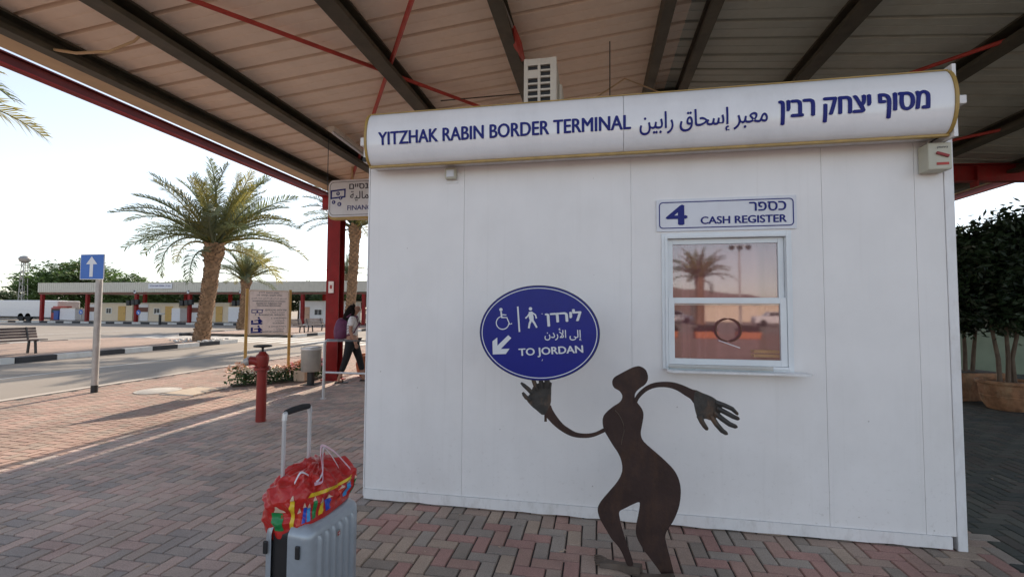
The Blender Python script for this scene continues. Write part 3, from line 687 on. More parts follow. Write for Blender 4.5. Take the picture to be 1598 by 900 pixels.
for i, zz in enumerate((0, .018)):
    MB().tube([(2.175 + zz, BY0 - .06, 2.655), (2.18 + zz, BY0 - .07, 2.68), (2.215 + zz, BY0 - .09, 2.70), (2.26, BY0 - .07, 2.71 + zz), (2.275, BY0 - .03, 2.735 + zz)], .008, 6).build('cable', 'black' if i else 'galv', o, smooth=True)

# air conditioner on the booth roof
ac = thing('air_conditioner', 'cream air conditioner unit seen end-on above the long banner', 'air conditioner', (-0.48, 4.3, 3.13))
ax0, ax1, ay0, ay1, az0, az1 = -0.625, -0.335, 3.92, 4.75, 3.16, 3.775
m = MB(); fw = .035; cxm = (ax0 + ax1) / 2 - .01
m.box(ax0, ax0 + fw, ay0, ay0 + .03, az0, az1); m.box(ax1 - fw - .02, ax1, ay0, ay0 + .03, az0, az1); m.box(cxm - .012, cxm + .012, ay0, ay0 + .03, az0, az1)
for k in range(11):
    z = az1 - .05 - k * .058
    m.box(ax0 + fw, ax1 - fw - .02, ay0 + .004, ay0 + .028, z - (.05 if k == 11 else .008), z + (.05 if k == 0 else .008))
m.box(ax0 + fw, cxm, ay0 + .002, ay0 + .027, az1 - .165, az1 - .115)
m.build('end_grille', 'ac_cream', ac)
MB().box(ax0 + .004, ax1 - .004, ay0 + .031, ay1, az0, az1 - .002).build('casing', 'ac_cream', ac, bevel=.02)
MB().box(ax0 + fw, ax1 - fw - .02, ay0 + .0285, ay0 + .0305, az0 + .01, az1 - .05).build('coil', 'black', ac)
MB().box(ax1 - .004, ax1 + .03, ay0 + .25, ay1 - .05, az0 + .05, az1 - .12).build('valve_cover', 'ac_cream', ac, bevel=.015)
for yy in (4.05, 4.6): MB().box(ax0, ax1, yy, yy + .05, 3.131, 3.159).build('foot', 'galv', ac)

# ------------------------------------------------------------------ metal figure holding the oval sign
PY = 2.83
def ipx(x, y, Y):   # viewing ray of the tracing camera met with the plane the steel stands in
    dd = Fv + Rv * ((x - 799) / 710) - Uv * ((y - 450) / 710); t = Y / dd.y
    return (CAM.x + dd.x * t, CAM.z + dd.z * t)
def tr5(pts): return [ipx(900 + x / 2.5714, 550 + y / 2.5714, PY) for x, y in pts]
def tr6(pts, Y=PY): return [ipx(800 + x / 4.205, 560 + y / 4.205, Y) for x, y in pts]
fig = thing('metal_figure', 'flat rusty steel figure of a dancing woman in front of the white booth', 'sculpture', (0.25, PY, 0))
body = [(255, 55), (278, 70), (286, 100), (276, 125), (252, 143), (236, 160), (233, 180), (243, 200), (260, 222), (268, 248), (262, 290), (257, 325), (270, 357), (318, 400), (352, 430), (388, 467), (407, 500), (416, 535), (417, 570), (411, 612), (399, 648), (383, 680), (364, 708), (355, 735), (360, 765), (371, 808), (382, 850), (392, 890), (400, 918),
        (368, 918), (343, 890), (322, 860), (298, 828), (268, 788), (247, 752), (238, 725), (238, 695), (246, 655), (252, 620), (251, 598), (226, 606), (194, 622), (171, 636), (174, 668), (183, 706), (194, 742), (207, 782), (219, 815), (226, 850), (204, 852), (192, 825), (180, 798), (164, 772), (140, 745), (119, 710), (99, 676), (88, 650), (84, 626), (92, 604), (110, 580), (136, 550), (161, 520), (177, 492), (183, 465), (178, 430), (165, 400), (145, 370), (125, 337), (110, 310), (104, 283), (106, 258), (120, 238), (146, 216), (170, 201), (181, 186), (182, 170), (171, 153), (150, 140), (142, 120), (150, 100), (176, 84), (210, 66), (235, 56)]
MB().plate(smooth_closed(tr5(body), 3), PY - .006, PY + .006).build('body', 'rust', fig, bevel=.0015)
armR = [(800, 262), (820, 226), (850, 196), (890, 169), (940, 153), (1000, 148), (1060, 153), (1120, 172), (1180, 199), (1215, 213), (1195, 290), (1165, 260), (1130, 238), (1080, 206), (1030, 188), (980, 183), (930, 188), (885, 206), (852, 232), (826, 262), (815, 284)]
MB().plate(smooth_closed(tr6(armR, PY - .008), 3), PY - .014, PY - .0065).build('arm', 'rust', fig)
armL = [(608, 448), (550, 476), (500, 487), (450, 486), (410, 477), (370, 454), (330, 425), (290, 376), (262, 332), (245, 300), (205, 350), (240, 400), (280, 440), (320, 470), (370, 498), (420, 512), (480, 515), (530, 508), (580, 488), (612, 470)]
MB().plate(smooth_closed(tr6(armL, PY - .008), 3), PY - .014, PY - .0065).build('arm', 'rust', fig)
def hand(palm, fingers, Y, name='hand', th=.010):
    m = MB().plate(smooth_closed(tr6(palm, Y), 3), Y - th / 2, Y + th / 2)
    for f in fingers:
        pp = []
        for (x, y, r, dy) in f:
            q = ipx(800 + x / 4.205, 560 + y / 4.205, Y); pp.append((q[0], Y - dy, q[1]))
        m.tube(pp, [k[2] / 4.205 * (PY / 710) * .93 for k in f], 8)
        for q, k in ((pp[-1], f[-1]),):
            pass
    o = m.build(name, 'rust_hand', fig, smooth=True)
    return o
hand([(1200, 208), (1250, 224), (1310, 248), (1350, 278), (1372, 308), (1366, 345), (1340, 382), (1300, 400), (1262, 390), (1225, 405), (1208, 370), (1196, 325), (1188, 270)],
     [[(1335, 285, 17, 0), (1385, 300, 15, .012), (1435, 322, 14, .016), (1470, 355, 11, .006), (1476, 364, 5, .004)],
      [(1340, 320, 17, 0), (1390, 345, 16, .016), (1440, 372, 15, .018), (1476, 388, 13, .008), (1484, 392, 6, .006)],
      [(1325, 350, 18, 0), (1370, 388, 17, .014), (1420, 423, 16, .016), (1460, 440, 14, .008), (1472, 444, 6, .006)],
      [(1300, 370, 18, 0), (1335, 425, 17, .012), (1370, 465, 16, .014), (1398, 484, 13, .008), (1408, 490, 6, .006)],
      [(1225, 370, 20, 0), (1240, 410, 17, .010), (1258, 438, 15, .012), (1272, 455, 13, .006), (1278, 462, 6, .004)]], PY - .010)
hand([(247, 300), (252, 245), (253, 190), (248, 150), (150, 165), (118, 222), (92, 262), (120, 302), (160, 336), (205, 365)],
     [[(228, 190, 19, 0), (228, 140, 17, .008), (222, 95, 15, .008), (216, 60, 12, .004)],
      [(192, 190, 17, 0), (186, 140, 16, .008), (180, 90, 15, .008), (176, 50, 12, .004)],
      [(160, 200, 17, 0), (142, 150, 15, .008), (128, 105, 14, .008), (120, 80, 10, .004)],
      [(130, 225, 16, 0), (100, 192, 15, .008), (72, 168, 13, .008), (56, 155, 8, .004)],
      [(115, 265, 17, 0), (90, 250, 15, .006), (74, 230, 13, .006), (66, 218, 8, .004)]], PY - .010)
# weld seams and breast relief
m = MB()
pts = [(672, 335), (695, 360), (715, 395), (728, 430), (732, 470), (720, 520), (712, 560)]
q = [ipx(800 + x / 4.205, 560 + y / 4.205, PY - .008) for x, y in pts]
m.tube([(a, PY - .008, b) for a, b in q], .0022, 5); m.build('weld_seam', 'rust_foot', fig)
# feet: cut plates with toes lying on the paving
def foot(ax, ay, tx, ty, wd):
    a = Vector((ax, ay, 0)); t = Vector((tx, ty, 0)); d_ = (t - a).normalized(); s_ = Vector((-d_.y, d_.x, 0)); Lf = (t - a).length
    m = MB(); nn = 9
    vs = []
    for i in range(nn + 1):
        u_ = i / nn; c_ = a + d_ * (Lf * .78 * u_); w_ = wd * (0.36 + 0.24 * abs(math.cos(u_ * 3.0)) if u_ < .8 else .60 + (u_ - .8) * 1.2) * .5
        h_ = .055 - .035 * u_
        vs += [c_ - s_ * w_ + Vector((0, 0, .004)), c_ + s_ * w_ + Vector((0, 0, .004)), c_ + s_ * w_ * .7 + Vector((0, 0, h_)), c_ - s_ * w_ * .7 + Vector((0, 0, h_))]
    fs = [(0, 1, 2, 3), (4 * nn, 4 * nn + 3, 4 * nn + 2, 4 * nn + 1)]
    for i in range(nn):
        for k in range(4): fs.append((4 * i + k, 4 * i + (k + 1) % 4, 4 * i + 4 + (k + 1) % 4, 4 * i + 4 + k))
    m.add(vs, fs)
    for j, (o_, l_, r_) in enumerate(((-.40, 1.0, .011), (-.2, .98, .008), (-.02, .95, .0075), (.15, .91, .007), (.31, .86, .0065))):
        p0 = a + d_ * (Lf * .74) + s_ * (o_ * wd * .8) + Vector((0, 0, .011)); p1 = a + d_ * (Lf * l_) + s_ * (o_ * wd * 1.05) + Vector((0, 0, .009))
        m.tube([p0, (p0 + p1) / 2 + Vector((0, 0, .004)), p1], [r_, r_ * 1.05, r_ * .6], 7)
    return m.build('foot', 'rust_foot', fig, smooth=True)
foot(0.255, 2.83, -0.03, 2.93, .125)
foot(0.43, 2.76, 0.19, 2.80, .125)
m = MB(); c = ipx(851, 658, PY); c2 = ipx(851, 560, PY)
m.box(c[0] - .0075, c[0] + .0075, PY + .008, PY + .020, c[1], c2[1]); m.build('sign_rod', 'rust', fig)

ov = thing('oval_sign', 'blue oval sign reading TO JORDAN with wheelchair and walker symbols', 'sign', (-0.344, 2.79, 1.11))
OC = (-0.348, 1.406); ROT = R(4.2)
MB().plate(ell(OC[0], OC[1], .372, .292, 72), 2.79, 2.796).build('plate', 'edge_dark', ov)
MB().plate(ell(OC[0], OC[1], .366, .286, 72), 2.786, 2.7895).build('face', 'sign_blue', ov)
ring(ell(OC[0], OC[1], .357, .277, 96), ell(OC[0], OC[1], .352, .272, 96), 2.7835, 'border_line', 'print_white', ov)
TY = 2.7835
text('lettering', heb('לירדן'), -0.306, -0.084, 1.452, 1.548, TY, 'print_white', ov, 0.035, rot=ROT)
text('lettering', arabic('إلى الأردن'), -0.310, -0.086, 1.358, 1.436, TY, 'print_white', ov, 0.010, rot=R(1))
text('lettering', 'TO JORDAN', -0.470, -0.075, 1.263, 1.322, TY, 'print_white', ov, 0.03, rot=ROT)
def rr(x, z, piv=(-0.47, 1.49), a=ROT):
    dx, dz = x - piv[0], z - piv[1]; return (piv[0] + dx * math.cos(a) - dz * math.sin(a), piv[1] + dx * math.sin(a) + dz * math.cos(a))
flat([rr(-.476, 1.41), rr(-.466, 1.41), rr(-.466, 1.567), rr(-.476, 1.567)], TY, 'divider_line', 'print_white', ov)
man = MB()
def stroke(m, pts, wd, y=TY):
    pts = [Vector(p) for p in pts]; vs = []
    for i, p_ in enumerate(pts):
        d_ = (pts[min(i + 1, len(pts) - 1)] - pts[max(i - 1, 0)]).normalized(); n_ = Vector((-d_.y, d_.x)) * (wd[i] if isinstance(wd, list) else wd) / 2
        vs += [(p_.x - n_.x, y, p_.y - n_.y), (p_.x + n_.x, y, p_.y + n_.y)]
    m.add(vs, [(2 * i, 2 * i + 1, 2 * i + 3, 2 * i + 2) for i in range(len(pts) - 1)])
def disc(m, x, z, r, y=TY, n=20): m.add([(a, y, b) for a, b in ell(x, z, r, r, n)], [tuple(range(n))])
disc(man, -.397, 1.553, .0105)
stroke(man, [(-.397, 1.535), (-.392, 1.500), (-.388, 1.480)], [.022, .030, .022])
stroke(man, [(-.400, 1.530), (-.413, 1.508), (-.428, 1.494)], .009, TY - .0004); stroke(man, [(-.388, 1.530), (-.366, 1.516), (-.360, 1.494)], .009, TY - .0004)
stroke(man, [(-.392, 1.485), (-.402, 1.462), (-.407, 1.433)], [.015, .012, .011], TY - .0002); stroke(man, [(-.386, 1.485), (-.372, 1.465), (-.357, 1.438)], [.015, .012, .011], TY - .0006)
man.build('walker_symbol', 'print_white', ov, fix=False)
wc = MB()
disc(wc, -.583, 1.547, .0105)
stroke(wc, [(-.582, 1.535), (-.578, 1.500)], .010); stroke(wc, [(-.580, 1.516), (-.548, 1.514)], .006, TY - .0004)
stroke(wc, [(-.580, 1.498), (-.545, 1.498), (-.527, 1.456), (-.512, 1.462)], .007, TY - .0006)
arc = [(-.572 + .040 * math.cos(a), 1.465 + .040 * math.sin(a)) for a in [R(105 + k * 250 / 24) for k in range(25)]]
stroke(wc, arc, .006, TY - .0002)
wc.build('wheelchair_symbol', 'print_white', ov, fix=False)
flat([(-.536, 1.389), (-.516, 1.372), (-.582, 1.303), (-.527, 1.306), (-.550, 1.273), (-.633, 1.268), (-.636, 1.349), (-.605, 1.374), (-.604, 1.323)], TY, 'arrow_symbol', 'print_white', ov)
flat(ell(-.325, 1.523, .0035, .0025, 10), TY, 'bolt', 'print_white', ov)
MB().tube([(-.325, 2.7835, 1.236), (-.32, 2.782, 1.246)], .002, 5).build('scratch', 'print_white', ov)

# ------------------------------------------------------------------ suitcase and bag
A0 = Vector((-1.276, 1.90, 0))
Rc = Vector((math.cos(yaw), math.sin(yaw), 0)); Fc = Vector((-math.sin(yaw), math.cos(yaw), 0))
th = R(74.5); D1 = Rc * math.cos(th) + Fc * math.sin(th); D2 = -Rc * math.sin(th) + Fc * math.cos(th)
sc_ang = math.atan2(D1.y, D1.x)
case = thing('suitcase', 'silver ribbed hard-shell suitcase with raised handle standing on the paving', 'suitcase', A0, sc_ang)
# local: +X along the width (D1), +Y along the thickness (D2)
def shell(y0, y1, name, ribs):
    """rounded case half: front face at y0, open rim at y1"""
    W_, H_ = .40, .50; z0 = .05
    nA = 48; layers = []
    def outline(inset, rad):
        return rounded(inset, W_ - inset, z0 + inset, z0 + H_ - inset, rad, 7)
    m = MB(); rings = []
    for (yy, ins, rad) in ((y1, 0, .055), (y0 + .05 * (1 if y1 > y0 else -1), 0.0, .055), (y0 + .018 * (1 if y1 > y0 else -1), .010, .050), (y0, .034, .034)):
        rings.append([(x, yy, z) for x, z in outline(ins, rad)])
    n = len(rings[0]); m.add(sum(rings, []), [(a * n + i, a * n + (i + 1) % n, (a + 1) * n + (i + 1) % n, (a + 1) * n + i) for a in range(len(rings) - 1) for i in range(n)] + [tuple((len(rings) - 1) * n + i for i in range(n))])
    o = m.build(name, 'case_silver', case, world=False, smooth=True)
    return o
fs_ = shell(0.0, .115, 'front_shell', True)
bs_ = shell(.26, .205, 'back_shell', True)
for i in range(6):   # vertical pressed ribs on the front
    x = .075 + i * .05
    m = MB(); prof = [(-.016, .002), (-.010, -.010), (0, -.0150), (.010, -.010), (.016, .002)]
    zs = [.11, .125, .475, .495]; sc = [.2, 1, 1, .2]
    vs = [(x + a, b * s_ + .0005, z) for z, s_ in zip(zs, sc) for a, b in prof]
    m.add(vs, [(r * 5 + k, r * 5 + k + 1, (r + 1) * 5 + k + 1, (r + 1) * 5 + k) for r in range(3) for k in range(4)])
    m.build('rib', 'case_silver', case, world=False, smooth=True)
MB().plate(rounded(.012, .388, .062, .538, .045), .116, .204).build('zip_band', 'black', case, world=False)
MB().box(.187, .213, -.012, -.009, .435, .461).build('badge', 'galv', case, world=False, bevel=.002)
MB().box(.191, .209, -.0135, -.0122, .439, .457).build('badge_centre', 'red_machine', case, world=False)
m = MB(); m.box(.1988, .2012, -.0145, -.0137, .4415, .4545); m.box(.194, .206, -.0148, -.0146, .4468, .4492); m.build('badge_cross', 'print_white', case, world=False)
for yy in (.055, .232):
    MB().box(-.010, .0, yy - .012, yy + .012, .415, .475).build('side_foot', 'black', case, world=False, bevel=.006)
    MB().box(-.010, .0, yy - .012, yy + .012, .10, .16).build('side_foot', 'black', case, world=False, bevel=.006)
hd = MB()
for x in (.095, .275): hd.tube([(x, .235, .50), (x, .235, 1.01)], .0095, 8)
hd = hd.build('handle', 'steel', case, world=False, smooth=True)
m = MB(); m.tube([(.095, .235, 1.0), (.098, .235, 1.028), (.115, .235, 1.035)], .012, 8); m.tube([(.275, .235, 1.0), (.272, .235, 1.028), (.255, .235, 1.035)], .012, 8)
m.build('handle_corner', 'steel', hd, world=False, smooth=True)
MB().tube([(.105, .235, 1.036), (.15, .235, 1.040), (.22, .235, 1.040), (.265, .235, 1.036)], [.014, .016, .016, .014], 10).build('handle_grip', 'black_rubber', hd, world=False, smooth=True)
for x in (.05, .35):
    for yy in (.05, .21):
        MB().lathe([(.012, -.010), (.024, -.010), (.024, .010), (.012, .010)], (x, yy, .025), 16, 'Y').build('wheel', 'black_rubber', case, world=False)

bag = thing('plastic_bag', 'red plastic bag printed with coloured pencils lying over the silver suitcase', 'bag', A0 + Vector((0, 0, .55)), sc_ang)
def bagP(a, v, off=0.0):
    """a: angle round, v: 0 bottom .. 1 top"""
    ca, sa = math.cos(a), math.sin(a); e = 0.62
    sx = math.copysign(abs(ca) ** e, ca); sy = math.copysign(abs(sa) ** e, sa)
    tp_ = max(0, (v - .50) / .50)
    hw = .212 * (1 + .05 * math.sin(v * 3)) * (1 - .62 * tp_ ** 2.4) + off
    hd_ = .145 * (0.94 + .12 * math.sin(v * 2.8)) * (1 - .70 * tp_ ** 1.9) + off
    x = .212 + sx * hw * .93 + .05 * tp_; y = .165 + sy * hd_ - .01 * v
    zb = -.045 - .035 * max(0, -sx * .5 + .5) + .060 * max(0, -sy)
    z = zb * (1 - v) + v * (.225 + .06 * max(0, -sx) * (1 - tp_))
    P3 = Vector((x, y, z))
    def ridge(f_, o_): return 1 - abs(noise.noise(P3 * f_ + Vector((o_, 0, o_)))) * 2.6
    def ridge2(): return 1 - abs(noise.noise(Vector((x * 13 + z * 9, y * 13 - z * 9, z * 7)))) * 2.8
    nz_ = noise.noise(P3 * 5.5) * .020 + (ridge(11, 2) - .5) * .013 + (ridge2() - .5) * .010 + (ridge(30, 5) - .5) * .0035
    nz_ += .006 * math.sin(a * 17 + 3 * noise.noise(P3 * 9)) * tp_          # gathers towards the tied neck
    f = min(1, v * 5)
    return Vector((x + sx * nz_ * f, y + sy * nz_ * f, z + nz_ * v * .8))
NA, NV = 200, 80
m = MB(); vs = [bagP(2 * math.pi * i / NA, j / NV) for j in range(NV + 1) for i in range(NA)]
fs = [(j * NA + i, j * NA + (i + 1) % NA, (j + 1) * NA + (i + 1) % NA, (j + 1) * NA + i) for j in range(NV) for i in range(NA)]
vs.append(Vector((.24, .155, .215))); fs += [(NV * NA + i, NV * NA + (i + 1) % NA, len(vs) - 1) for i in range(NA)]
vs.append(Vector((.19, .165, .0))); fs += [(i, (i + 1) % NA, len(vs) - 1) for i in range(NA)]
m.add(vs, fs); bo = m.build('bag_body', 'bag_red', bag, world=False, smooth=False); bo.data.polygons.foreach_set('use_smooth', [True] * len(bo.data.polygons))
def patch(a0, a1, v0, v1, name, mat, taper=0, na=8, nv=14, off=.0022, skew=0):
    m = MB(); vs = []
    for j in range(nv + 1):
        v = v0 + (v1 - v0) * j / nv; k = 1 - taper * j / nv; am = (a0 + a1) / 2 + skew * j / nv
        for i in range(na + 1): vs.append(bagP(am + (a1 - a0) * k * (i / na - .5), v, off))
    m.add(vs, [(j * (na + 1) + i, j * (na + 1) + i + 1, (j + 1) * (na + 1) + i + 1, (j + 1) * (na + 1) + i) for j in range(nv) for i in range(na)])
    return m.build(name, mat, bag, world=False, smooth=True)
cols = ['pr_green', 'pr_yellow', 'pr_red', 'pr_blue', 'pr_sky', 'pr_green', 'pr_yellow', 'pr_blue', 'pr_red', 'pr_sky', 'pr_green', 'pr_yellow']
# the near end is a=180deg (x small), long visible side a=270deg; corners are where the superellipse angle crowds
angs = [178, 192, 205, 216, 226, 237, 250, 263, 276, 289, 303, 316]
hts = [.36, .50, .30, .36, .33, .42, .34, .36, .40, .42, .42, .46]
for a_, c_, h_ in zip(angs, cols, hts):
    wdt = R(7.5)
    lo = .13
    patch(R(a_) - wdt / 2, R(a_) + wdt / 2, lo, h_, 'printed_pencil', c_, nv=14, na=6, skew=R(random.uniform(-3, 3)))
    patch(R(a_) - wdt / 2, R(a_) + wdt / 2, h_ + .003, h_ + .08, 'pencil_tip', 'pr_wood', taper=.9, na=6, nv=6)
patch(R(222), R(292), .50, .57, 'printed_band', 'pr_yellow', na=50, nv=6, skew=R(4))
def ribbon(pts, wd, mat):
    m = MB(); pts = [Vector(p) for p in pts]
    # resample
    P = []
    for i in range(len(pts) - 1):
        p0, p1, p2, p3 = pts[max(i - 1, 0)], pts[i], pts[i + 1], pts[min(i + 2, len(pts) - 1)]
        for k in range(6):
            t_ = k / 6; P.append(.5 * (2 * p1 + (p2 - p0) * t_ + (2 * p0 - 5 * p1 + 4 * p2 - p3) * t_ ** 2 + (3 * p1 - p0 - 3 * p2 + p3) * t_ ** 3))
    P.append(pts[-1]); sd_ = Vector((.75, .65, .1)).normalized()
    vs = []
    for i, p_ in enumerate(P): vs += [p_ - sd_ * wd / 2, p_ + sd_ * wd / 2, p_ + sd_ * wd / 2 + Vector((0, .003, .001)), p_ - sd_ * wd / 2 + Vector((0, .003, .001))]
    m.add(vs, [(4 * i + k, 4 * i + (k + 1) % 4, 4 * i + 4 + (k + 1) % 4, 4 * i + 4 + k) for i in range(len(P) - 1) for k in range(4)])
    m.build('bag_handle', mat, bag, world=False, smooth=True)
ribbon([(.07, .03, .175), (.13, .035, .17), (.16, .06, .22), (.17, .08, .29), (.20, .09, .312), (.25, .06, .27), (.30, .03, .20), (.32, .012, .165)], .030, 'ribbon')
ribbon([(.02, .10, .19), (.06, .10, .225), (.10, .09, .20)], .020, 'ribbon_light')
ribbon([(.10, .045, .17), (.15, .05, .20), (.175, .07, .27), (.19, .075, .305), (.23, .065, .26), (.26, .04, .19)], .022, 'ribbon_light')

# ------------------------------------------------------------------ hydrant, rail, bin, signs
hy = thing('fire_hydrant', 'red standpipe hydrant with black hand wheel beside the info board', 'fire hydrant', (-4.52, 5.58, 0))
hx, hyy = -4.52, 5.58
MB().lathe([(.064, 0), (.064, .66), (.066, .70)], (hx, hyy, 0), 24).build('pipe', 'hydrant_red', hy, smooth=True)
MB().lathe([(.105, .70), (.105, .735), (.07, .736)], (hx, hyy, 0), 24).build('flange', 'hydrant_red', hy, smooth=True)
for k in range(6):
    a = k * math.pi / 3; MB().lathe([(.012, .69), (.012, .75)], (hx + .088 * math.cos(a), hyy + .088 * math.sin(a), 0), 6).build('bolt', 'hydrant_red', hy)
m = MB().lathe([(.068, .737), (.075, .78), (.085, .85), (.080, .90), (.05, .93), (.04, .95)], (hx, hyy, 0), 20)
m.build('valve_body', 'hydrant_red', hy, smooth=True)
MB().tube([(hx - .02, hyy - .01, .80), (hx - .10, hyy - .04, .825), (hx - .145, hyy - .06, .825)], [.065, .058, .062], 16).build('outlet', 'hydrant_red', hy, smooth=True)
MB().tube([(hx - .147, hyy - .061, .825), (hx - .20, hyy - .085, .80)], [.060, .050], 16).build('outlet_cap', 'galv', hy, smooth=True)
MB().lathe([(.016, .95), (.016, 1.02)], (hx, hyy, 0), 10).build('spindle', 'black', hy)
m = MB(); pp = [(hx + .105 * math.cos(a), hyy + .105 * math.sin(a), 1.025) for a in [2 * math.pi * k / 24 for k in range(25)]]
m.tube(pp, .014, 7)
for k in range(3):
    a = 2 * math.pi * k / 3 + .4; m.tube([(hx, hyy, 1.005), (hx + .1 * math.cos(a), hyy + .1 * math.sin(a), 1.023)], .009, 6)
m.build('hand_wheel', 'black', hy, smooth=True)

rl = thing('handrail', 'bent stainless steel handrail left of the booth, behind the hydrant', 'handrail', (-4.6, 7.16, 0))
MB().tube([(-4.60, 7.16, 0), (-4.60, 7.16, .93), (-4.585, 7.16, .975), (-4.55, 7.16, 1.0), (-2.3, 7.16, 1.0), (-2.265, 7.16, .975), (-2.25, 7.16, .93), (-2.25, 7.16, 0)], .024, 12).build('frame', 'steel', rl, smooth=True)
MB().tube([(-4.576, 7.16, .45), (-2.274, 7.16, .45)], .018, 10).build('lower_rail', 'steel', rl, smooth=True)
for x in (-4.6, -2.25): MB().lathe([(.05, .001), (.05, .008)], (x, 7.16, 0), 16).build('foot_plate', 'steel', rl)

bn = thing('litter_bin', 'round grey litter bin on a black post beside the red column', 'bin', (-5.72, 8.45, 0))
MB().lathe([(.185, .27), (.19, .28), (.195, .70), (.20, .705), (.20, .76), (.192, .765), (.180, .745), (.178, .32)], (-5.72, 8.45, 0), 28).build('drum', 'bin_grey', bn, smooth=True)
MB().lathe([(.202, .70), (.204, .705), (.204, .745), (.202, .75)], (-5.72, 8.45, 0), 28).build('rim', 'steel', bn, smooth=True)
MB().box(-5.77, -5.67, 8.40, 8.50, .0, .268).build('post', 'black', bn)
MB().box(-5.86, -5.58, 8.31, 8.59, .0, .012).build('base', 'black', bn)

ib = thing('information_board', 'cream information board on two yellow posts listing departure steps', 'information board', (-6.72, 8.44, 0), math.atan2(8.75 - 8.13, -6.49 + 6.96))
# local: X along the board
PW = .78
for x in (-PW / 2 - .02, PW / 2 + .02): MB().box(x - .025, x + .025, -.02, .02, 0, 1.94).build('post', 'post_yellow', ib, world=False)
MB().plate(rounded(-.385, .385, 1.00, 1.92, .03), -.016, .012).build('panel', 'sign_cream', ib, world=False)
def lring(po, pi_, y, name, mat, parent):
    n = len(po); m = MB(); m.add([(x, y, z) for x, z in po] + [(x, y, z) for x, z in pi_], [(i, (i + 1) % n, (i + 1) % n + n, i + n) for i in range(n)]); return m.build(name, mat, parent, world=False)
lring(rounded(-.372, .372, 1.014, 1.906, .03), rounded(-.365, .365, 1.021, 1.899, .025), -.018, 'border_line', 'gold_trim', ib)
def lt_(body, x0, x1, z0, z1, b=.015): text('lettering', body, x0, x1, z0, z1, -.018, 'ink', ib, b, offset_root=False)
lt_(heb('נוסע היוצא לירדן'), -.20, .18, 1.845, 1.885, .02); lt_(heb('עליך לעבור תהליך זה:'), -.24, .24, 1.79, 1.83, .02)
lt_(arabic('المسافر المغادر إلى الأردن عليك المرور'), -.34, .33, 1.725, 1.765, .0)
lt_('PASSENGERS DEPARTING TO JORDAN', -.31, .31, 1.67, 1.70); lt_('PLEASE GO THROUGH THE', -.24, .24, 1.625, 1.655); lt_('FOLLOWING PROCEDURES', -.22, .22, 1.58, 1.61)
for k, (h_, a_, e_) in enumerate((('1. ' + heb('שירותים פיננסיים'), 'الخدمات المالية', 'FINANCIAL SERVICES'), ('2. ' + heb('ביקורת מכס'), 'الجمارك', 'CUSTOMS'), ('3. ' + heb('ביקורת גבולות'), 'الجوازات', 'PASSPORT CONTROL'))):
    z = 1.49 - k * .175; wv = (.46, .30, .34)[k]
    lt_(h_, .34 - wv, .34, z, z + .035, .02); lt_(arabic(a_), .30 - wv * .6, .30, z - .055, z - .012, .0); lt_(e_, .30 - (.46, .22, .42)[k], .30, z - .10, z - .07)
    ic = MB()
    if k == 0:
        for q in (((-.32, z + .02), (-.13, z + .02)), ((-.32, z - .04), (-.13, z - .04))): stroke(ic, q, .014, -.018)
        for q in (((-.32, z + .027), (-.32, z - .047)), ((-.13, z + .027), (-.13, z - .047))): stroke(ic, q, .014, -.0185)
        disc(ic, -.22, z - .015, .018, -.018); disc(ic, -.25, z - .075, .012, -.018); disc(ic, -.18, z - .08, .014, -.018)
    else:
        disc(ic, -.19, z + .03, .02, -.018); stroke(ic, [(-.19, z), (-.15, z - .07)], [.05, .09], -.018); stroke(ic, [(-.33, z - .09), (-.12, z - .09)], .03, -.0185)
        stroke(ic, [(-.31, z - .07), (-.31, z - .02 + .03 * (k - 1))], .04, -.018); stroke(ic, [(-.21, z - .02), (-.27, z - .03)], .018, -.0185)
    ic.build('pictogram', 'navy', ib, world=False, fix=False)

ps = thing('one_way_sign', 'blue rectangular sign with white up arrow on a grey pole at the road edge', 'road sign', (-8.98, 6.84, 0))
MB().lathe([(.052, .13), (.052, 2.10)], (-8.98, 6.84, 0), 16).build('pole', 'galv', ps, smooth=True)
MB().lathe([(.054, -.02), (.054, .129)], (-8.98, 6.84, 0), 16).build('pole_base', 'black', ps, smooth=True)
MB().plate(rounded(-9.325, -8.79, 2.05, 2.515, .012), 6.765, 6.775).build('plate', 'print_white', ps)
flat(rounded(-9.313, -8.802, 2.062, 2.503, .012), 6.7625, 'face', 'road_blue', ps)
flat([(-9.105, 2.10), (-9.03, 2.10), (-9.03, 2.33), (-8.94, 2.33), (-9.068, 2.475), (-9.19, 2.33), (-9.105, 2.33)], 6.760, 'arrow_symbol', 'print_white', ps)
MB().box(-9.02, -8.94, 6.776, 6.80, 2.1, 2.14).build('clamp', 'galv', ps)

fnn = thing('hanging_sign', 'white rounded FINANCIAL SERVICES sign hung from the eave, partly hidden by the booth', 'sign', (-3.95, 7.6, 3.16))
FY = 7.55; fx0, fx1, fz0, fz1 = -4.84, -3.05, 3.17, 3.90
MB().plate(rounded(fx0, fx1, fz0, fz1, .10), FY, FY + .10).build('box', 'gold_trim', fnn)
MB().plate(rounded(fx0 + .008, fx1 - .008, fz0 + .045, fz1 - .004, .10), FY - .012, FY - .001).build('face', 'sign_white', fnn)
ring(rounded(fx0 + .035, fx1 - .035, fz0 + .075, fz1 - .04, .085), rounded(fx0 + .043, fx1 - .043, fz0 + .083, fz1 - .048, .078), FY - .015, 'border_line', 'ink', fnn)
for x in (-4.4, -3.4): MB().bar((x, FY + .05, fz1), (x, FY + .05, 4.25), .03, .03, up=(0, 1, 0)).build('hanger', 'gutter', fnn)
text('lettering', heb('שירותים פיננסיים'), -4.42, -3.20, 3.715, 3.815, FY - .015, 'ink', fnn, 0.03)
text('lettering', arabic('الخدمات المالية'), -4.40, -3.20, 3.50, 3.68, FY - .015, 'ink', fnn, 0.008)
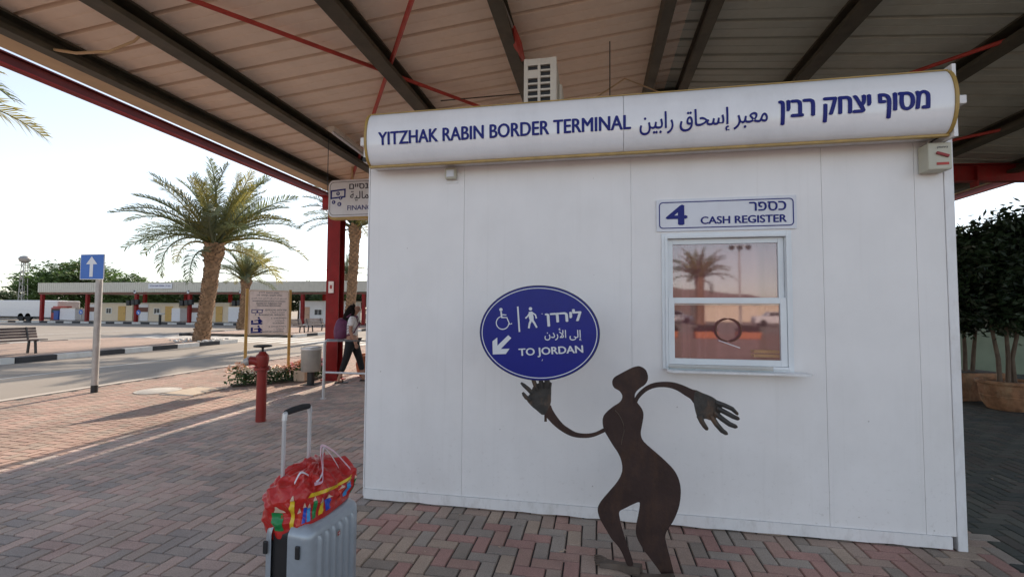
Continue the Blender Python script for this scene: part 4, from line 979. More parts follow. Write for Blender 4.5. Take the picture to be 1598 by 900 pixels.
text('lettering', 'FINANCIAL SERVICES', -4.45, -3.20, 3.33, 3.42, FY - .015, 'navy', fnn, 0.012)
ic = MB(); yk = FY - .015
for q in (((-4.79, 3.695), (-4.49, 3.72)), ((-4.79, 3.56), (-4.49, 3.585))): stroke(ic, q, .028, yk)
for q in (((-4.776, 3.71), (-4.776, 3.545)), ((-4.504, 3.73), (-4.504, 3.575))): stroke(ic, q, .028, yk - .0005)
for dx, dz, r_ in ((-4.64, 3.645, .036), (-4.585, 3.565, .036), (-4.725, 3.49, .036), (-4.61, 3.45, .040)): disc(ic, dx, dz, r_, yk - .001)
ic.build('money_symbol', 'navy', fnn, fix=False)
for (x, z, c_) in ((-4.64, 3.645, '$'), (-4.585, 3.565, '£'), (-4.725, 3.49, '€'), (-4.61, 3.45, '₪')):
    text('lettering', c_, x - .014, x + .014, z - .022, z + .022, FY - .018, 'print_white', fnn, .02)

o = thing('column_notice', 'small white notice plate on the red column', 'notice', (-5.62, 8.97, 1.85))
MB().box(-5.70, -5.58, 8.965, 8.985, 1.88, 2.13).build('plate', 'sign_cream', o)
MB().box(-5.665, -5.615, 8.96, 8.964, 1.97, 2.05).build('symbol', 'rod_red', o)

# manhole and cover in the paving
o = thing('manhole_cover', 'round pale concrete manhole cover set in the pink paving', 'manhole cover', (-8.0, 7.2, 0))
MB().lathe([(.36, .003), (.36, .011), (.33, .012), (.33, .007), (.315, .008), (.305, .013), (.002, .014)], (-8.0, 7.2, 0), 36).build('lid', 'concrete', o, smooth=True)
o = thing('utility_cover', 'rectangular tan utility cover beside the round manhole', 'utility cover', (-7.3, 7.3, 0))
m = MB(); q = [(-7.62, 6.98), (-6.98, 6.94), (-6.98, 7.62), (-7.62, 7.66)]
m.add([(x, y, .002) for x, y in q] + [(x, y, .012) for x, y in q], [(0, 1, 2, 3), (7, 6, 5, 4)] + [(i, (i + 1) % 4, (i + 1) % 4 + 4, i + 4) for i in range(4)]); m.build('lid', 'cover_tan', o)
m = MB(); frame_q = [(-7.65, -6.95, 6.90, 6.925), (-7.65, -6.95, 7.68, 7.70)]
for a, b, c, d_ in frame_q: m.box(a, b, c, d_, .002, .010)
m.build('frame', 'galv', o)

# ------------------------------------------------------------------ person
def skin_obj(name, pts, edges, mat, parent, sub=2):
    me = bpy.data.meshes.new(name); me.from_pydata([p[:3] for p in pts], edges, [])
    o = bpy.data.objects.new(name, me); COL.objects.link(o)
    sm = o.modifiers.new('skin', 'SKIN'); sm.use_smooth_shade = True
    if not me.skin_vertices: pass
    for i, p in enumerate(pts):
        r = p[3]; me.skin_vertices[0].data[i].radius = (r, p[4] if len(p) > 4 else r); me.skin_vertices[0].data[i].use_root = (i == 0)
    ss = o.modifiers.new('sub', 'SUBSURF'); ss.levels = sub; ss.render_levels = sub
    dg = bpy.context.evaluated_depsgraph_get(); me2 = bpy.data.meshes.new_from_object(o.evaluated_get(dg))
    bpy.data.objects.remove(o)
    me2.polygons.foreach_set('use_smooth', [True] * len(me2.polygons)); me2.materials.clear()
    return link(name, me2, mat, parent)
def chain(n, start=0): return [(start + i, start + i + 1) for i in range(n - 1)]
pn = thing('person', 'woman with long dark hair, white printed T-shirt and purple backpack walking past the red column', 'person', (-5.08, 8.90, 0), R(22))
pn.scale = (1.04, 1.10, 1.0)
# facing +X, her left is +Y
bp = [(0, 0, .90, .115, .14), (0.0, 0, 1.05, .105, .12), (.01, 0, 1.20, .11, .145), (.02, 0, 1.33, .07, .11), (.035, 0, 1.40, .045), (.055, 0, 1.45, .048), (.075, 0, 1.50, .075), (.075, 0, 1.56, .082), (.06, 0, 1.60, .06),
      # right leg (back)
      (-.02, -.085, .84, .085), (-.09, -.09, .50, .055), (-.21, -.09, .12, .036), (-.24, -.09, .06, .036), (-.14, -.095, .025, .030),
      # left leg (front)
      (.03, .085, .84, .085), (.14, .09, .48, .055), (.22, .09, .12, .036), (.21, .09, .055, .036), (.32, .095, .028, .030),
      # right arm
      (.01, -.155, 1.33, .046), (-.01, -.20, 1.08, .036), (.08, -.20, .86, .026), (.10, -.20, .82, .026),
      # left arm to the strap
      (.02, .155, 1.33, .046), (-.02, .21, 1.10, .036), (.13, .19, 1.22, .026), (.15, .17, 1.25, .024)]
be = chain(9) + [(0, 9), (9, 10), (10, 11), (11, 12), (12, 13), (0, 14), (14, 15), (15, 16), (16, 17), (17, 18), (3, 19), (19, 20), (20, 21), (21, 22), (3, 23), (23, 24), (24, 25), (25, 26)]
nb = len(bp)
for j, (dx, dy, L_) in enumerate(((.035, -.012, .06), (.018, -.018, .075), (.0, -.02, .08), (-.018, -.016, .07))):
    bp += [(.10 + dx * .6, -.20 + dy * .4, .79, .009), (.105 + dx * .9, -.20 + dy * .5, .79 - L_ * .6, .008), (.115 + dx, -.195 + dy * .4, .79 - L_, .006)]
    be += [(22, nb + 3 * j), (nb + 3 * j, nb + 3 * j + 1), (nb + 3 * j + 1, nb + 3 * j + 2)]
nb = len(bp); bp += [(.135, -.19, .80, .010), (.15, -.185, .76, .008)]; be += [(22, nb), (nb, nb + 1)]
nb = len(bp); bp += [(.145, 0, 1.515, .016), (.165, 0, 1.505, .010)]; be += [(6, nb), (nb, nb + 1)]   # nose
skin_obj('body', bp, be, 'skin', pn)
ts = [(0, 0, .93, .13, .155), (0, 0, 1.05, .118, .135), (.01, 0, 1.20, .125, .16), (.02, 0, 1.33, .085, .12), (.03, 0, 1.385, .058), (.01, -.16, 1.335, .060), (-.005, -.195, 1.17, .058), (.02, .16, 1.335, .060), (0, .205, 1.18, .058)]
skin_obj('t_shirt', ts, [(0, 1), (1, 2), (2, 3), (3, 4), (3, 5), (5, 6), (3, 7), (7, 8)], 'tshirt', pn)
tp = [(0, 0, .93, .125, .15), (-.02, -.085, .82, .105), (-.09, -.09, .50, .075), (-.18, -.09, .22, .055), (.03, .085, .82, .105), (.14, .09, .48, .075), (.20, .09, .22, .055)]
skin_obj('trousers', tp, [(0, 1), (1, 2), (2, 3), (0, 4), (4, 5), (5, 6)], 'trousers', pn)
hr = [(.062, 0, 1.585, .078, .082), (.02, 0, 1.580, .105, .105), (-.02, 0, 1.535, .095, .10), (-.055, 0, 1.47, .075, .10), (-.085, 0, 1.39, .06, .105), (-.105, 0, 1.31, .045, .095), (-.115, 0, 1.25, .03, .075), (.03, -.075, 1.50, .04, .035), (.015, -.095, 1.41, .035, .035), (-.01, -.10, 1.33, .03, .025), (.03, .075, 1.50, .04, .035), (.015, .095, 1.41, .035, .035)]
skin_obj('hair', hr, [(0, 1), (1, 2), (2, 3), (3, 4), (4, 5), (5, 6), (2, 7), (7, 8), (8, 9), (2, 10), (10, 11)], 'hair', pn)
m = MB(); m.box(.135, .15, -.065, .065, 1.525, 1.555); m.box(.05, .14, -.088, -.082, 1.545, 1.553); m.build('sunglasses', 'black', pn, world=False)
bpk = [(-.16, .01, 1.34, .06, .10), (-.20, .01, 1.24, .11, .14), (-.22, .01, 1.08, .14, .16), (-.22, .01, .94, .14, .15), (-.20, .01, .88, .09, .12)]
bk = skin_obj('backpack', bpk, chain(5), 'backpack', pn)
for s_ in (-1, 1): MB().tube([(-.10, s_ * .08, 1.36), (-.02, s_ * .10, 1.425), (.09, s_ * .10, 1.37), (.135, s_ * .10, 1.22), (.06, s_ * .14, 1.05), (-.08, s_ * .13, .98)], .014, 6).build('strap', 'backpack', bk, world=False, smooth=True)
for (fx, fyy, fz) in ((-.17, -.09, .0), (.28, .09, .0)):
    MB().plate([(fx - .13, .004), (fx + .13, .004), (fx + .135, .018), (fx + .04, .020), (fx - .12, .032)], fyy - .045, fyy + .045).build('sandal', 'black', pn, world=False, bevel=.004)
    MB().tube([(fx + .02, fyy - .045, .02), (fx + .02, fyy, .062), (fx + .02, fyy + .045, .02)], .010, 6).build('sandal_strap', 'black', pn, world=False)
# black print on the T-shirt back and side
pb = thing  # (print strokes are parts of the shirt)
m = MB()
for k, (x0, z0, L_) in enumerate(((-.06, 1.27, .13), (-.075, 1.20, .15), (-.085, 1.15, .12), (-.07, 1.10, .10), (-.06, 1.05, .12))):
    m.bar((x0, -.167 + .006 * k, z0 - .03), (x0 + L_ * .75, -.176 + .008 * k, z0 + .03), .012, .020 if k == 0 else .010, up=(0, 0, 1))
m.build('shirt_print', 'ink', pn, world=False)

# ------------------------------------------------------------------ palms and trees
def frond_mesh(e0, droop, L=1.0, seed=0, nl=62, wd=.012):
    rnd = random.Random(seed); m = MB(); n = 14
    pts = []; p = Vector((0, 0, 0)); a = e0
    for i in range(n + 1):
        pts.append(p.copy()); a2 = e0 - droop * (i / n) ** 1.4; p = p + Vector((math.cos(a2), 0, math.sin(a2))) * (L / n)
    rs = [.014 * (1 - i / (n + 1)) + .002 for i in range(n + 1)]
    m.tube(pts, rs, 4, cap=False)
    def at_(t):
        f = t * n; i = min(int(f), n - 1); q = pts[i].lerp(pts[i + 1], f - i); d_ = (pts[i + 1] - pts[i]).normalized(); return q, d_
    for k in range(nl):
        t = .16 + .84 * k / (nl - 1)
        q, d_ = at_(min(t, .999)); up = Vector((0, 1, 0)).cross(d_) * -1
        ln = L * .165 * (math.sin(math.pi * (.12 + .83 * t)) ** .7 + .12) * rnd.uniform(.85, 1.12)
        for s_ in (-1, 1):
            sweep = R(38 + 18 * (1 - t) + rnd.uniform(-8, 8)); vee = R(rnd.uniform(5, 42))
            out = Vector((0, s_, 0)) * math.cos(vee) + up * math.sin(vee)
            dr = (d_ * math.cos(sweep) + out * math.sin(sweep)).normalized()
            mid = q + dr * ln * .55; tip = q + dr * ln - Vector((0, 0, ln * rnd.uniform(.10, .35)))
            wv = d_.cross(out).cross(dr).normalized() if False else (d_ - dr * d_.dot(dr)).normalized() * (L * wd * .36)
            m.add([q - wv * .6, q + wv * .6, mid + wv, mid - wv, tip], [(0, 1, 2, 3), (3, 2, 4)])
    return m.mesh('frond', fix=False)
FR = []
for k, (e0, dr) in enumerate(((R(86), R(28)), (R(74), R(45)), (R(60), R(58)), (R(42), R(68)), (R(22), R(70)), (R(2), R(75)), (R(24), R(150)), (R(52), R(85)))):
    for c in ('frond', 'frond_olive', 'frond_grey'):
        me = frond_mesh(e0, dr, 1.0, k * 5 + len(c)); me.materials.append(MAT[c]); FR.append((k, c, me))
def fr(k, c): return next(me for kk, cc, me in FR if kk == k and cc == c)
def palm(label, base, top, r0, r1, L, nf, seed, group='date palms on the site', low=True, extra=(), cats=('frond', 'frond_olive', 'frond_grey'), stubs=240, yaw_rng=None):
    rnd = random.Random(seed)
    t = thing('date_palm', label, 'palm tree', base, 0, group)
    b = Vector((0, 0, 0)); tp = Vector(top) - Vector(base)
    m = MB(); n = 16; pts = []; rs = []
    for i in range(n + 1):
        u_ = i / n; p_ = b.lerp(tp, u_) + Vector((math.sin(u_ * 3) * .06, 0, 0)); pts.append(p_)
        rs.append((r0 * (1.25 - .25 * min(1, u_ * 5)) * (1 - u_) + r1 * u_) * (1 + .04 * rnd.uniform(-1, 1)) * (1.18 if u_ > .82 else 1))
    m.tube(pts, rs, 14); tk = m.build('trunk', 'trunk_palm', t, world=False, smooth=True)
    m = MB()
    for i in range(stubs):   # cut frond bases, spiralling up
        u_ = (i + .5) / stubs; a = i * 2.39996; f = u_ * n; j = min(int(f), n - 1)
        c_ = pts[j].lerp(pts[j + 1], f - j); rr_ = rs[j] * .93; o_ = Vector((math.cos(a), math.sin(a), 0)); s_ = Vector((-o_.y, o_.x, 0))
        w_ = rr_ * rnd.uniform(.26, .40); h_ = rr_ * rnd.uniform(.3, .5); ex = rr_ * rnd.uniform(.10, .30) * (1.5 if u_ > .8 else 1)
        c0 = c_ + o_ * rr_
        m.add([c0 - s_ * w_ - Vector((0, 0, h_)), c0 + s_ * w_ - Vector((0, 0, h_)), c0 + s_ * w_ * .8 + o_ * ex + Vector((0, 0, h_ * .5)), c0 - s_ * w_ * .8 + o_ * ex + Vector((0, 0, h_ * .5)), c0 + s_ * w_ * .6 + Vector((0, 0, h_ * .7)), c0 - s_ * w_ * .6 + Vector((0, 0, h_ * .7))],
              [(0, 1, 2, 3), (3, 2, 4, 5), (0, 3, 5), (1, 4, 2)])
    tag(m.build('frond_stub', 'stub_palm', t, world=False, fix=False), kind='stuff')
    kinds = []
    for i in range(nf):
        u_ = i / nf
        k = 0 if u_ < .14 else 1 if u_ < .34 else 2 if u_ < .54 else 7 if u_ < .62 else 3 if u_ < .84 else 4 if u_ < .96 else 5
        kinds.append(k)
    for i, k in enumerate(kinds):
        a = i * 2.39996 + rnd.uniform(-.3, .3)
        o = bpy.data.objects.new('frond', fr(k, rnd.choice(cats))); COL.objects.link(o); o.parent = t
        o.location = tp + Vector((math.cos(a) * r1 * .4, math.sin(a) * r1 * .4, rnd.uniform(-.25, .1) - (.2 if k > 4 else 0)))
        s_ = L * rnd.uniform(.86, 1.08); o.scale = (s_, s_, s_); o.rotation_euler = (rnd.uniform(-.5, .5), rnd.uniform(-.08, .08), a)
    for (k, a, s_) in extra:
        o = bpy.data.objects.new('frond', fr(k, 'frond')); COL.objects.link(o); o.parent = t; o.location = tp; o.scale = (s_, s_, s_); o.rotation_euler = (0, 0, R(a))
    return t
palm('tall date palm with the widest crown, trunk rising from white stones on the kerbed island', (-17.0, 17.2, 0.1), (-16.5, 17.2, 4.35), .25, .30, 3.75, 54, 11, extra=((6, 187, 3.6), (4, 175, 4.3), (4, 10, 3.6)), stubs=420)
palm('short date palm behind the information board, on the island far side', (-25.6, 29.3, 0.0), (-25.3, 29.3, 3.7), .24, .27, 2.9, 46, 23, stubs=260)
palm('slender date palm rising directly behind the red column and woman', (-12.75, 21.9, 0.0), (-12.4, 21.8, 5.9), .24, .23, 2.9, 44, 31, stubs=380)
palm('date palm at the left picture edge, only its frond tips in view', (-17.4, 6.5, 0.1), (-17.2, 6.7, 6.9), .34, .34, 3.7, 44, 44, stubs=60, extra=((4, 30, 3.9), (5, 22, 3.9), (4, 12, 3.7)))
palm('small distant date palm showing above the far canopy roof', (-33.2, 56.5, 0), (-33.2, 56.5, 6.2), .3, .3, 2.9, 34, 52, stubs=60)
palm('distant date palm whose frond tips show right of the booth', (17.7, 29.0, 0), (17.7, 29.0, 4.7), .3, .3, 2.6, 34, 61, stubs=60)
palm('date palm mirrored in the booth window, on open ground behind the viewer', (10.8, -44, 0), (10.8, -44, 5.0), .42, .42, 3.4, 40, 71, stubs=60)
# white stones round the palm foot
st = MB()
for i in range(70):
    a = random.uniform(0, 6.28); r_ = random.uniform(.5, 1.1); s_ = random.uniform(.04, .09); x, y_ = -17 + r_ * math.cos(a) * 1.1, 17.1 + r_ * math.sin(a)
    st.lathe([(s_ * .6, 0), (s_, s_ * .4), (s_ * .5, s_ * .9)], (x, y_, .11), 6)
tag(st.build('stones', 'kerb_white'), 'loose white stones round the foot of the tall palm', 'stones', kind='stuff')

def crown_mesh(seed, nclump, nleaf, leaf, rx=1, ry=1, rz_=1, flat_=.5):
    rnd = random.Random(seed); m = MB(); v = []; f = []
    for c in range(nclump):
        while True:
            p = Vector((rnd.uniform(-1, 1), rnd.uniform(-1, 1), rnd.uniform(-.75, 1)))
            rr_ = p.length
            if rr_ < 1 and rr_ > .25 + .3 * rnd.random(): break
        k = 1 + .30 * noise.noise(p * 1.9 + Vector((seed, 0, 0)))
        p = Vector((p.x * rx, p.y * ry, p.z * rz_)) * k; cr = rnd.uniform(.10, .24) * (rx + rz_) / 2
        for l in range(nleaf):
            q = p + Vector((rnd.gauss(0, 1), rnd.gauss(0, 1), rnd.gauss(0, .7))) * cr * .55
            d_ = Vector((rnd.gauss(0, 1), rnd.gauss(0, 1), rnd.gauss(0, .6))).normalized(); s_ = d_.cross(Vector((rnd.gauss(0, 1), rnd.gauss(0, 1), rnd.gauss(0, 1)))).normalized()
            L_ = leaf * rnd.uniform(.6, 1.3); b = len(v)
            v += [q - d_ * L_, q + s_ * L_ * .38, q + d_ * L_, q - s_ * L_ * .38]; f.append((b, b + 1, b + 2, b + 3))
    m.add(v, f); return m.mesh('crown', fix=False)
CR = [crown_mesh(1, 520, 34, .055), crown_mesh(2, 420, 32, .06), crown_mesh(3, 460, 30, .055)]
def tree(label, x, y, h, rx, rz_, kind, mat, trunk_r=.16, group='trees behind the far canopy', dens=None, multi=1):
    t = thing('tree', label, 'tree', (x, y, 0), 0, group)
    rnd = random.Random(int(x * 13 + y))
    m = MB()
    for k in range(multi):
        ox = (k - (multi - 1) / 2) * trunk_r * 3.2
        m.tube([(ox, 0, 0), (ox * 1.2 + rnd.uniform(-.1, .1), 0, h * .35), (ox * 1.8 + rnd.uniform(-.15, .15), .05, h - rz_ * .6)], [trunk_r, trunk_r * .8, trunk_r * .5], 8)
        for j in range(5):
            a = rnd.uniform(0, 6.28); m.tube([(ox * 1.5, 0, h - rz_ * 1.2), (math.cos(a) * rx * .35, math.sin(a) * rx * .35, h - rz_ * .75), (math.cos(a) * rx * .7, math.sin(a) * rx * .7, h - rz_ * .4 + rnd.uniform(0, rz_ * .4))], [trunk_r * .5, trunk_r * .35, trunk_r * .12], 6)
    m.build('trunk', 'bark', t, world=False, smooth=True)
    me = CR[kind].copy(); me.materials.clear(); me.materials.append(MAT[mat])
    o = bpy.data.objects.new('crown', me); COL.objects.link(o); o.parent = t; o.location = (0, 0, h - rz_); o.scale = (rx, rx, rz_); o.rotation_euler = (0, 0, rnd.uniform(0, 6))
    return t
tree('broad green tree towering over the left end of the far canopy', -75.5, 54, 8.0, 6.0, 3.7, 0, 'leaf_green', .3)
tree('low dark tree at the far left beyond the white trailer', -87, 52, 3.8, 4.0, 1.7, 1, 'leaf_far')
tree('green tree just right of the one-way sign, peeping above the far roof', -66.5, 55, 6.2, 3.0, 2.5, 2, 'leaf_green')
for i, (x, y_, h, rx, lb) in enumerate(((-57, 53, 5.0, 3.8, 'tree behind the first cream cabin under the far canopy'), (-50.5, 54, 4.8, 3.8, 'tree between the first and second far cabins'), (-45, 53, 5.0, 3.8, 'tree behind the second far cabin with yellow door'), (-38.5, 54, 4.8, 3.6, 'tree behind the tall palm trunk and third far cabin'),
                               (-33.2, 55, 4.7, 3.4, 'tree seen left of the information board beneath the far roof'), (-27.5, 55, 4.9, 3.6, 'tree behind the white cabin right of the information board'), (-21.5, 57, 5.1, 3.8, 'tree right of the red column beneath the far roof'), (-15.5, 56, 5.0, 3.8, 'tree next to the booth edge beyond the far road'), (-67, 56, 4.4, 4.0, 'low tree behind the red machine under the far canopy'))):
    tree(lb, x, y_, h, rx, 2.0, i % 3, 'leaf_far' if i % 2 else 'leaf_green', .2)
CRB = crown_mesh(9, 520, 34, .058)
def potted(label, x, y_, h, rx, rz_, seed):
    t = thing('potted_tree', label, 'tree', (x, y_, 0), 0, 'ficus trees in pots right of the booth')
    m = MB(); rnd = random.Random(seed)
    for k in range(3):
        ox = (k - 1) * .10; m.tube([(ox, 0, .25), (ox * 1.4 + rnd.uniform(-.05, .05), .03, .8), (ox * 2.2, 0, 1.5)], [.035, .03, .02], 8)
    m.build('trunk', 'bark', t, world=False, smooth=True)
    me = CRB.copy(); me.materials.clear(); me.materials.append(MAT['leaf_dark'])
    o = bpy.data.objects.new('crown', me); COL.objects.link(o); o.parent = t; o.location = (0, 0, h - rz_); o.scale = (rx, rx, rz_); o.rotation_euler = (0, 0, seed)
potted('dark ficus in the long pot nearest the booth', 6.5, 9.55, 2.85, 0.95, 0.93, 1)
potted('dark ficus in the round pot at the right picture edge', 6.45, 8.62, 3.12, 1.05, 1.03, 2)
potted('dark ficus further right, partly out of the picture', 8.6, 8.9, 3.2, 1.3, 1.1, 3)
o = thing('plant_pot', 'long weathered terracotta trough close to the booth corner', 'plant pot', (6.5, 9.55, 0), R(12))
MB().plate([(-.42, 0), (.42, 0), (.47, .40), (.50, .41), (.50, .48), (-.50, .48), (-.50, .41), (-.47, .40)], -.26, .26).build('trough', 'terracotta', o, world=False, bevel=.02)
MB().box(-.46, .46, -.22, .22, .481, .487).build('soil', 'soil', o, world=False)
for i, (x, y_, lb) in enumerate(((6.45, 8.62, 'round terracotta pot with ribbed rim at the right edge'), (8.7, 8.9, 'round terracotta pot outside the right picture edge'))):
    o = thing('plant_pot', lb, 'plant pot', (x, y_, 0))
    MB().lathe([(.22, 0), (.25, .01), (.30, .10), (.335, .22), (.33, .23), (.335, .24), (.345, .36), (.34, .40), (.375, .405), (.385, .43), (.375, .46), (.34, .465), (.33, .42)], (0, 0, 0), 28).build('pot', 'terracotta', o, world=False, smooth=True)
o = thing('boundary_wall', 'low green rendered wall beyond the potted ficus trees', 'wall', (11.5, 13.6, 0))
MB().box(7.6, 17, 13.5, 13.7, 0.0, 1.35).build('wall', 'wall_green', o)
MB().box(7.55, 17.05, 13.45, 13.75, 1.352, 1.42).build('coping', 'concrete', o)
for i, (x, y_, h, r_) in enumerate(((10.6, 14.9, 3.0, 1.5), (13.6, 15.0, 3.3, 1.7), (17.0, 15.4, 3.3, 1.9), (20.5, 16, 3.4, 2.0))):
    tree(('dark tree right behind the green wall', 'second dark tree behind the green wall', 'third dark tree behind the green wall', 'outermost dark tree behind the green wall')[i], x, y_, h, r_, 1.3, i % 3, 'leaf_dark', .08, 'dark trees behind the green wall')

# flower bed
bd = MB(); q = [(-7.15, 7.95), (-6.95, 7.80), (-5.95, 8.95), (-6.0, 9.9), (-6.5, 9.7)]
bd.add([(x, y, .004) for x, y in q] + [(x, y, .03) for x, y in q], [(0, 1, 2, 3, 4), (9, 8, 7, 6, 5)] + [(i, (i + 1) % 5, (i + 1) % 5 + 5, i + 5) for i in range(5)])
tag(bd.build('flower_bed', 'soil'), kind='structure')
def plant_mesh(seed, col, h=.26):
    rnd = random.Random(seed); m = MB()
    for i in range(150):
        a = rnd.uniform(0, 6.28); r_ = rnd.uniform(0, .16); z = rnd.uniform(.02, h * (1 - r_ * 1.8)); c_ = Vector((r_ * math.cos(a), r_ * math.sin(a), z))
        d_ = Vector((rnd.gauss(0, 1), rnd.gauss(0, 1), rnd.gauss(0, .6))).normalized() * .030; s_ = d_.cross(Vector((rnd.gauss(0, 1), rnd.gauss(0, 1), 1))).normalized() * .013
        m.add([c_ - d_, c_ + s_, c_ + d_, c_ - s_], [(0, 1, 2, 3)])
    fl = MB()
    for i in range(44):
        a = rnd.uniform(0, 6.28); r_ = rnd.uniform(0, .15); z = h * (1 - r_ * 1.6) + rnd.uniform(-.05, .05); c_ = Vector((r_ * math.cos(a), r_ * math.sin(a), z)); n_ = 6; rr_ = .027
        t_ = Vector((rnd.gauss(0, .5), rnd.gauss(0, .5) - .4, 1)).normalized(); x_ = t_.orthogonal().normalized(); y_ = t_.cross(x_)
        fl.add([c_ + t_ * .006] + [c_ + (x_ * math.cos(k * 1.047) + y_ * math.sin(k * 1.047)) * rr_ * (1 if k % 2 else .7) for k in range(6)], [(0, k + 1, (k + 1) % 6 + 1) for k in range(6)])
    return m.mesh('leaves', fix=False), fl.mesh('blossom', fix=False)
PL = {}
for i, c in enumerate(('petal_pink', 'petal_white', 'petal_peach')):
    a, b = plant_mesh(i, c); a.materials.append(MAT['leaf_bed']); b.materials.append(MAT[c]); PL[c] = (a, b)
spots = [(-7.02, 8.0, 'petal_peach'), (-6.86, 8.02, 'petal_white'), (-6.95, 8.22, 'petal_pink'), (-6.75, 8.20, 'petal_white'), (-6.62, 8.32, 'petal_white'), (-6.78, 8.45, 'petal_peach'), (-6.52, 8.48, 'petal_white'), (-6.62, 8.62, 'petal_peach'),
         (-6.42, 8.62, 'petal_peach'), (-6.45, 8.85, 'petal_pink'), (-6.30, 9.0, 'petal_pink'), (-6.22, 8.78, 'petal_peach'), (-6.40, 9.2, 'petal_pink'), (-6.12, 9.1, 'petal_white'), (-6.25, 9.4, 'petal_peach'), (-6.05, 9.35, 'petal_pink'), (-6.4, 9.5, 'petal_peach')]
for i, (x, y, c) in enumerate(spots):
    cn = dict(petal_pink='pink', petal_white='white', petal_peach='peach')[c]
    rank = sorted(range(len(spots)), key=lambda q_: spots[q_][0] / spots[q_][1]).index(i)
    nth = ('first', 'second', 'third', 'fourth', 'fifth', 'sixth', 'seventh', 'eighth', 'ninth', 'tenth', 'eleventh', 'twelfth', 'thirteenth', 'fourteenth', 'fifteenth', 'sixteenth', 'last')[rank]
    t = thing('flower_plant', 'low %s-flowering plant, %s from the left in the bed under the information board' % (cn, nth), 'flower', (x, y, .02), random.uniform(0, 6), 'low flowering plants in the bed')
    sc_ = random.uniform(1.1, 1.5)
    for nme, me in zip(('leaves', 'blossom'), PL[c]):
        o = bpy.data.objects.new(nme, me); COL.objects.link(o); o.parent = t; o.scale = (sc_,) * 3
o = thing('stone_trough', 'small tan planter block in the flower bed left of the bin', 'planter', (-6.1, 8.72, 0))
MB().box(-6.24, -5.98, 8.62, 8.92, .02, .24).build('block', 'tan_pot', o, bevel=.015)
MB().box(-6.21, -6.01, 8.65, 8.89, .241, .246).build('soil', 'soil', o)
o = thing('plant_pot', 'large round orange pot behind the walking woman', 'plant pot', (-5.05, 9.75, 0))
MB().lathe([(.25, 0), (.33, .10), (.36, .28), (.33, .44), (.36, .46), (.36, .50), (.31, .50), (.30, .46)], (0, 0, 0), 28).build('pot', 'orange_pot', o, world=False, smooth=True)

# ------------------------------------------------------------------ benches
def bench(label, x, y0, L_, rz=0):
    t = thing('bench', label, 'bench', (x, y0, .11), rz, 'slatted benches on the island')
    for k in range(4): MB().box(-.02 + k * .105, .07 + k * .105, 0, L_, .40, .43).build('seat_slat', 'wood_bench', t, world=False, bevel=.004)
    for k in range(4): MB().bar((-.06 - k * .025, 0, .50 + k * .085), (-.06 - k * .025, L_, .50 + k * .085), .03, .07, up=(-.3, 0, 1)).build('back_slat', 'wood_bench', t, world=False)
    for yy in (.25, L_ - .25):
        m = MB(); m.bar((.30, yy, 0), (.26, yy, .39), .04, .06, up=(1, 0, 0)); m.bar((-.02, yy, 0), (.02, yy, .39), .04, .06, up=(1, 0, 0)); m.bar((-.04, yy, .385), (.36, yy, .385), .05, .025); m.bar((-.02, yy, .39), (-.13, yy, .80), .04, .03, up=(1, 0, 0))
        m.build('leg', 'black', t, world=False)
    return t
bench('dark slatted bench at the left picture edge on the kerbed island', -17.35, 9.2, 2.3)
bench('slatted bench seen just right of the information board', -17.2, 22.6, 1.9)
bench('slatted bench nearest the red column, past the information board', -17.2, 24.8, 1.9)

# ------------------------------------------------------------------ far canopy and its cabins (own frame)
OF = Vector((-56.2, 37.0, 0)); FA = 0.0
def fp(s, o_=0, z=0): return OF + Vector((math.cos(FA) * s - math.sin(FA) * o_, math.sin(FA) * s + math.cos(FA) * o_, z))
fc = thing('far_canopy', 'long low far canopy with pale ribbed fascia on red columns', 'canopy', OF, FA)
def L(name, mat, x0, x1, y0, y1, z0, z1, parent=fc): return MB().box(x0, x1, y0, y1, z0, z1).build(name, mat, parent, world=False)
TOPZ, BOTZ = 3.98, 3.02
L('roof', 'fascia', 0.2, 49, .35, 11, 3.60, 3.70)
m = MB(); x = 0.0
while x < 49:    # ribbed fascia sheets
    m.box(x, x + .17, 0, .05, BOTZ, TOPZ); m.box(x + .17, x + .25, .02, .05, BOTZ, TOPZ); x += .25
tag(m.build('fascia_rib', 'fascia', fc, world=False), kind='stuff')
L('end_fascia', 'fascia', -.03, 0.0, 0, 11, BOTZ, TOPZ)
L('front_beam', 'brown_panel', 0, 49, .08, .30, 2.80, 2.97)
for s_ in (.3, 6.0, 11.9, 18.0, 23.7, 30.0, 36.0, 42.0):
    L('column', 'steel_red', s_ - .13, s_ + .13, .10, .36, .1, 2.80)
    L('column', 'steel_red', s_ + 3.2, s_ + 3.5, 8.0, 8.3, .1, 3.60)
tag(L('platform', 'concrete', -.6, 49.5, -.9, 11.5, -.05, .11, None), kind='structure'); pf = bpy.data.objects['platform']; pf.location = OF; pf.rotation_euler = (0, 0, FA)
kf = sheet('kerb', 'concrete', 0, .001, 0, .001, -.06); kf.location = OF; kf.rotation_euler = (0, 0, FA)
kw = MB().box(.01, .99, -1.08, -.905, -.05, .14).mesh('kerb_stone'); kw.materials.append(MAT['kerb_white']); kb = kw.copy(); kb.materials.clear(); kb.materials.append(MAT['kerb_black'])
for i in range(-8, 50):
    o = bpy.data.objects.new('kerb_stone', kw if i % 2 else kb); COL.objects.link(o); o.parent = kf; o.location = (i, 0, 0)
fs2 = thing('far_roof_sign', 'narrow white sign with blue lettering fixed to the far canopy fascia', 'sign', fp(14.9, -.06, 3.58), FA)
MB().box(-1.35, 1.35, -.03, .03, -.24, .24).build('plate', 'sign_white', fs2, world=False)
text('lettering', 'YITZHAK RABIN TERMINAL   ' + heb('מסוף רבין'), -1.2, 1.2, -.08, .10, -.033, 'navy', fs2, .02, offset_root=False)
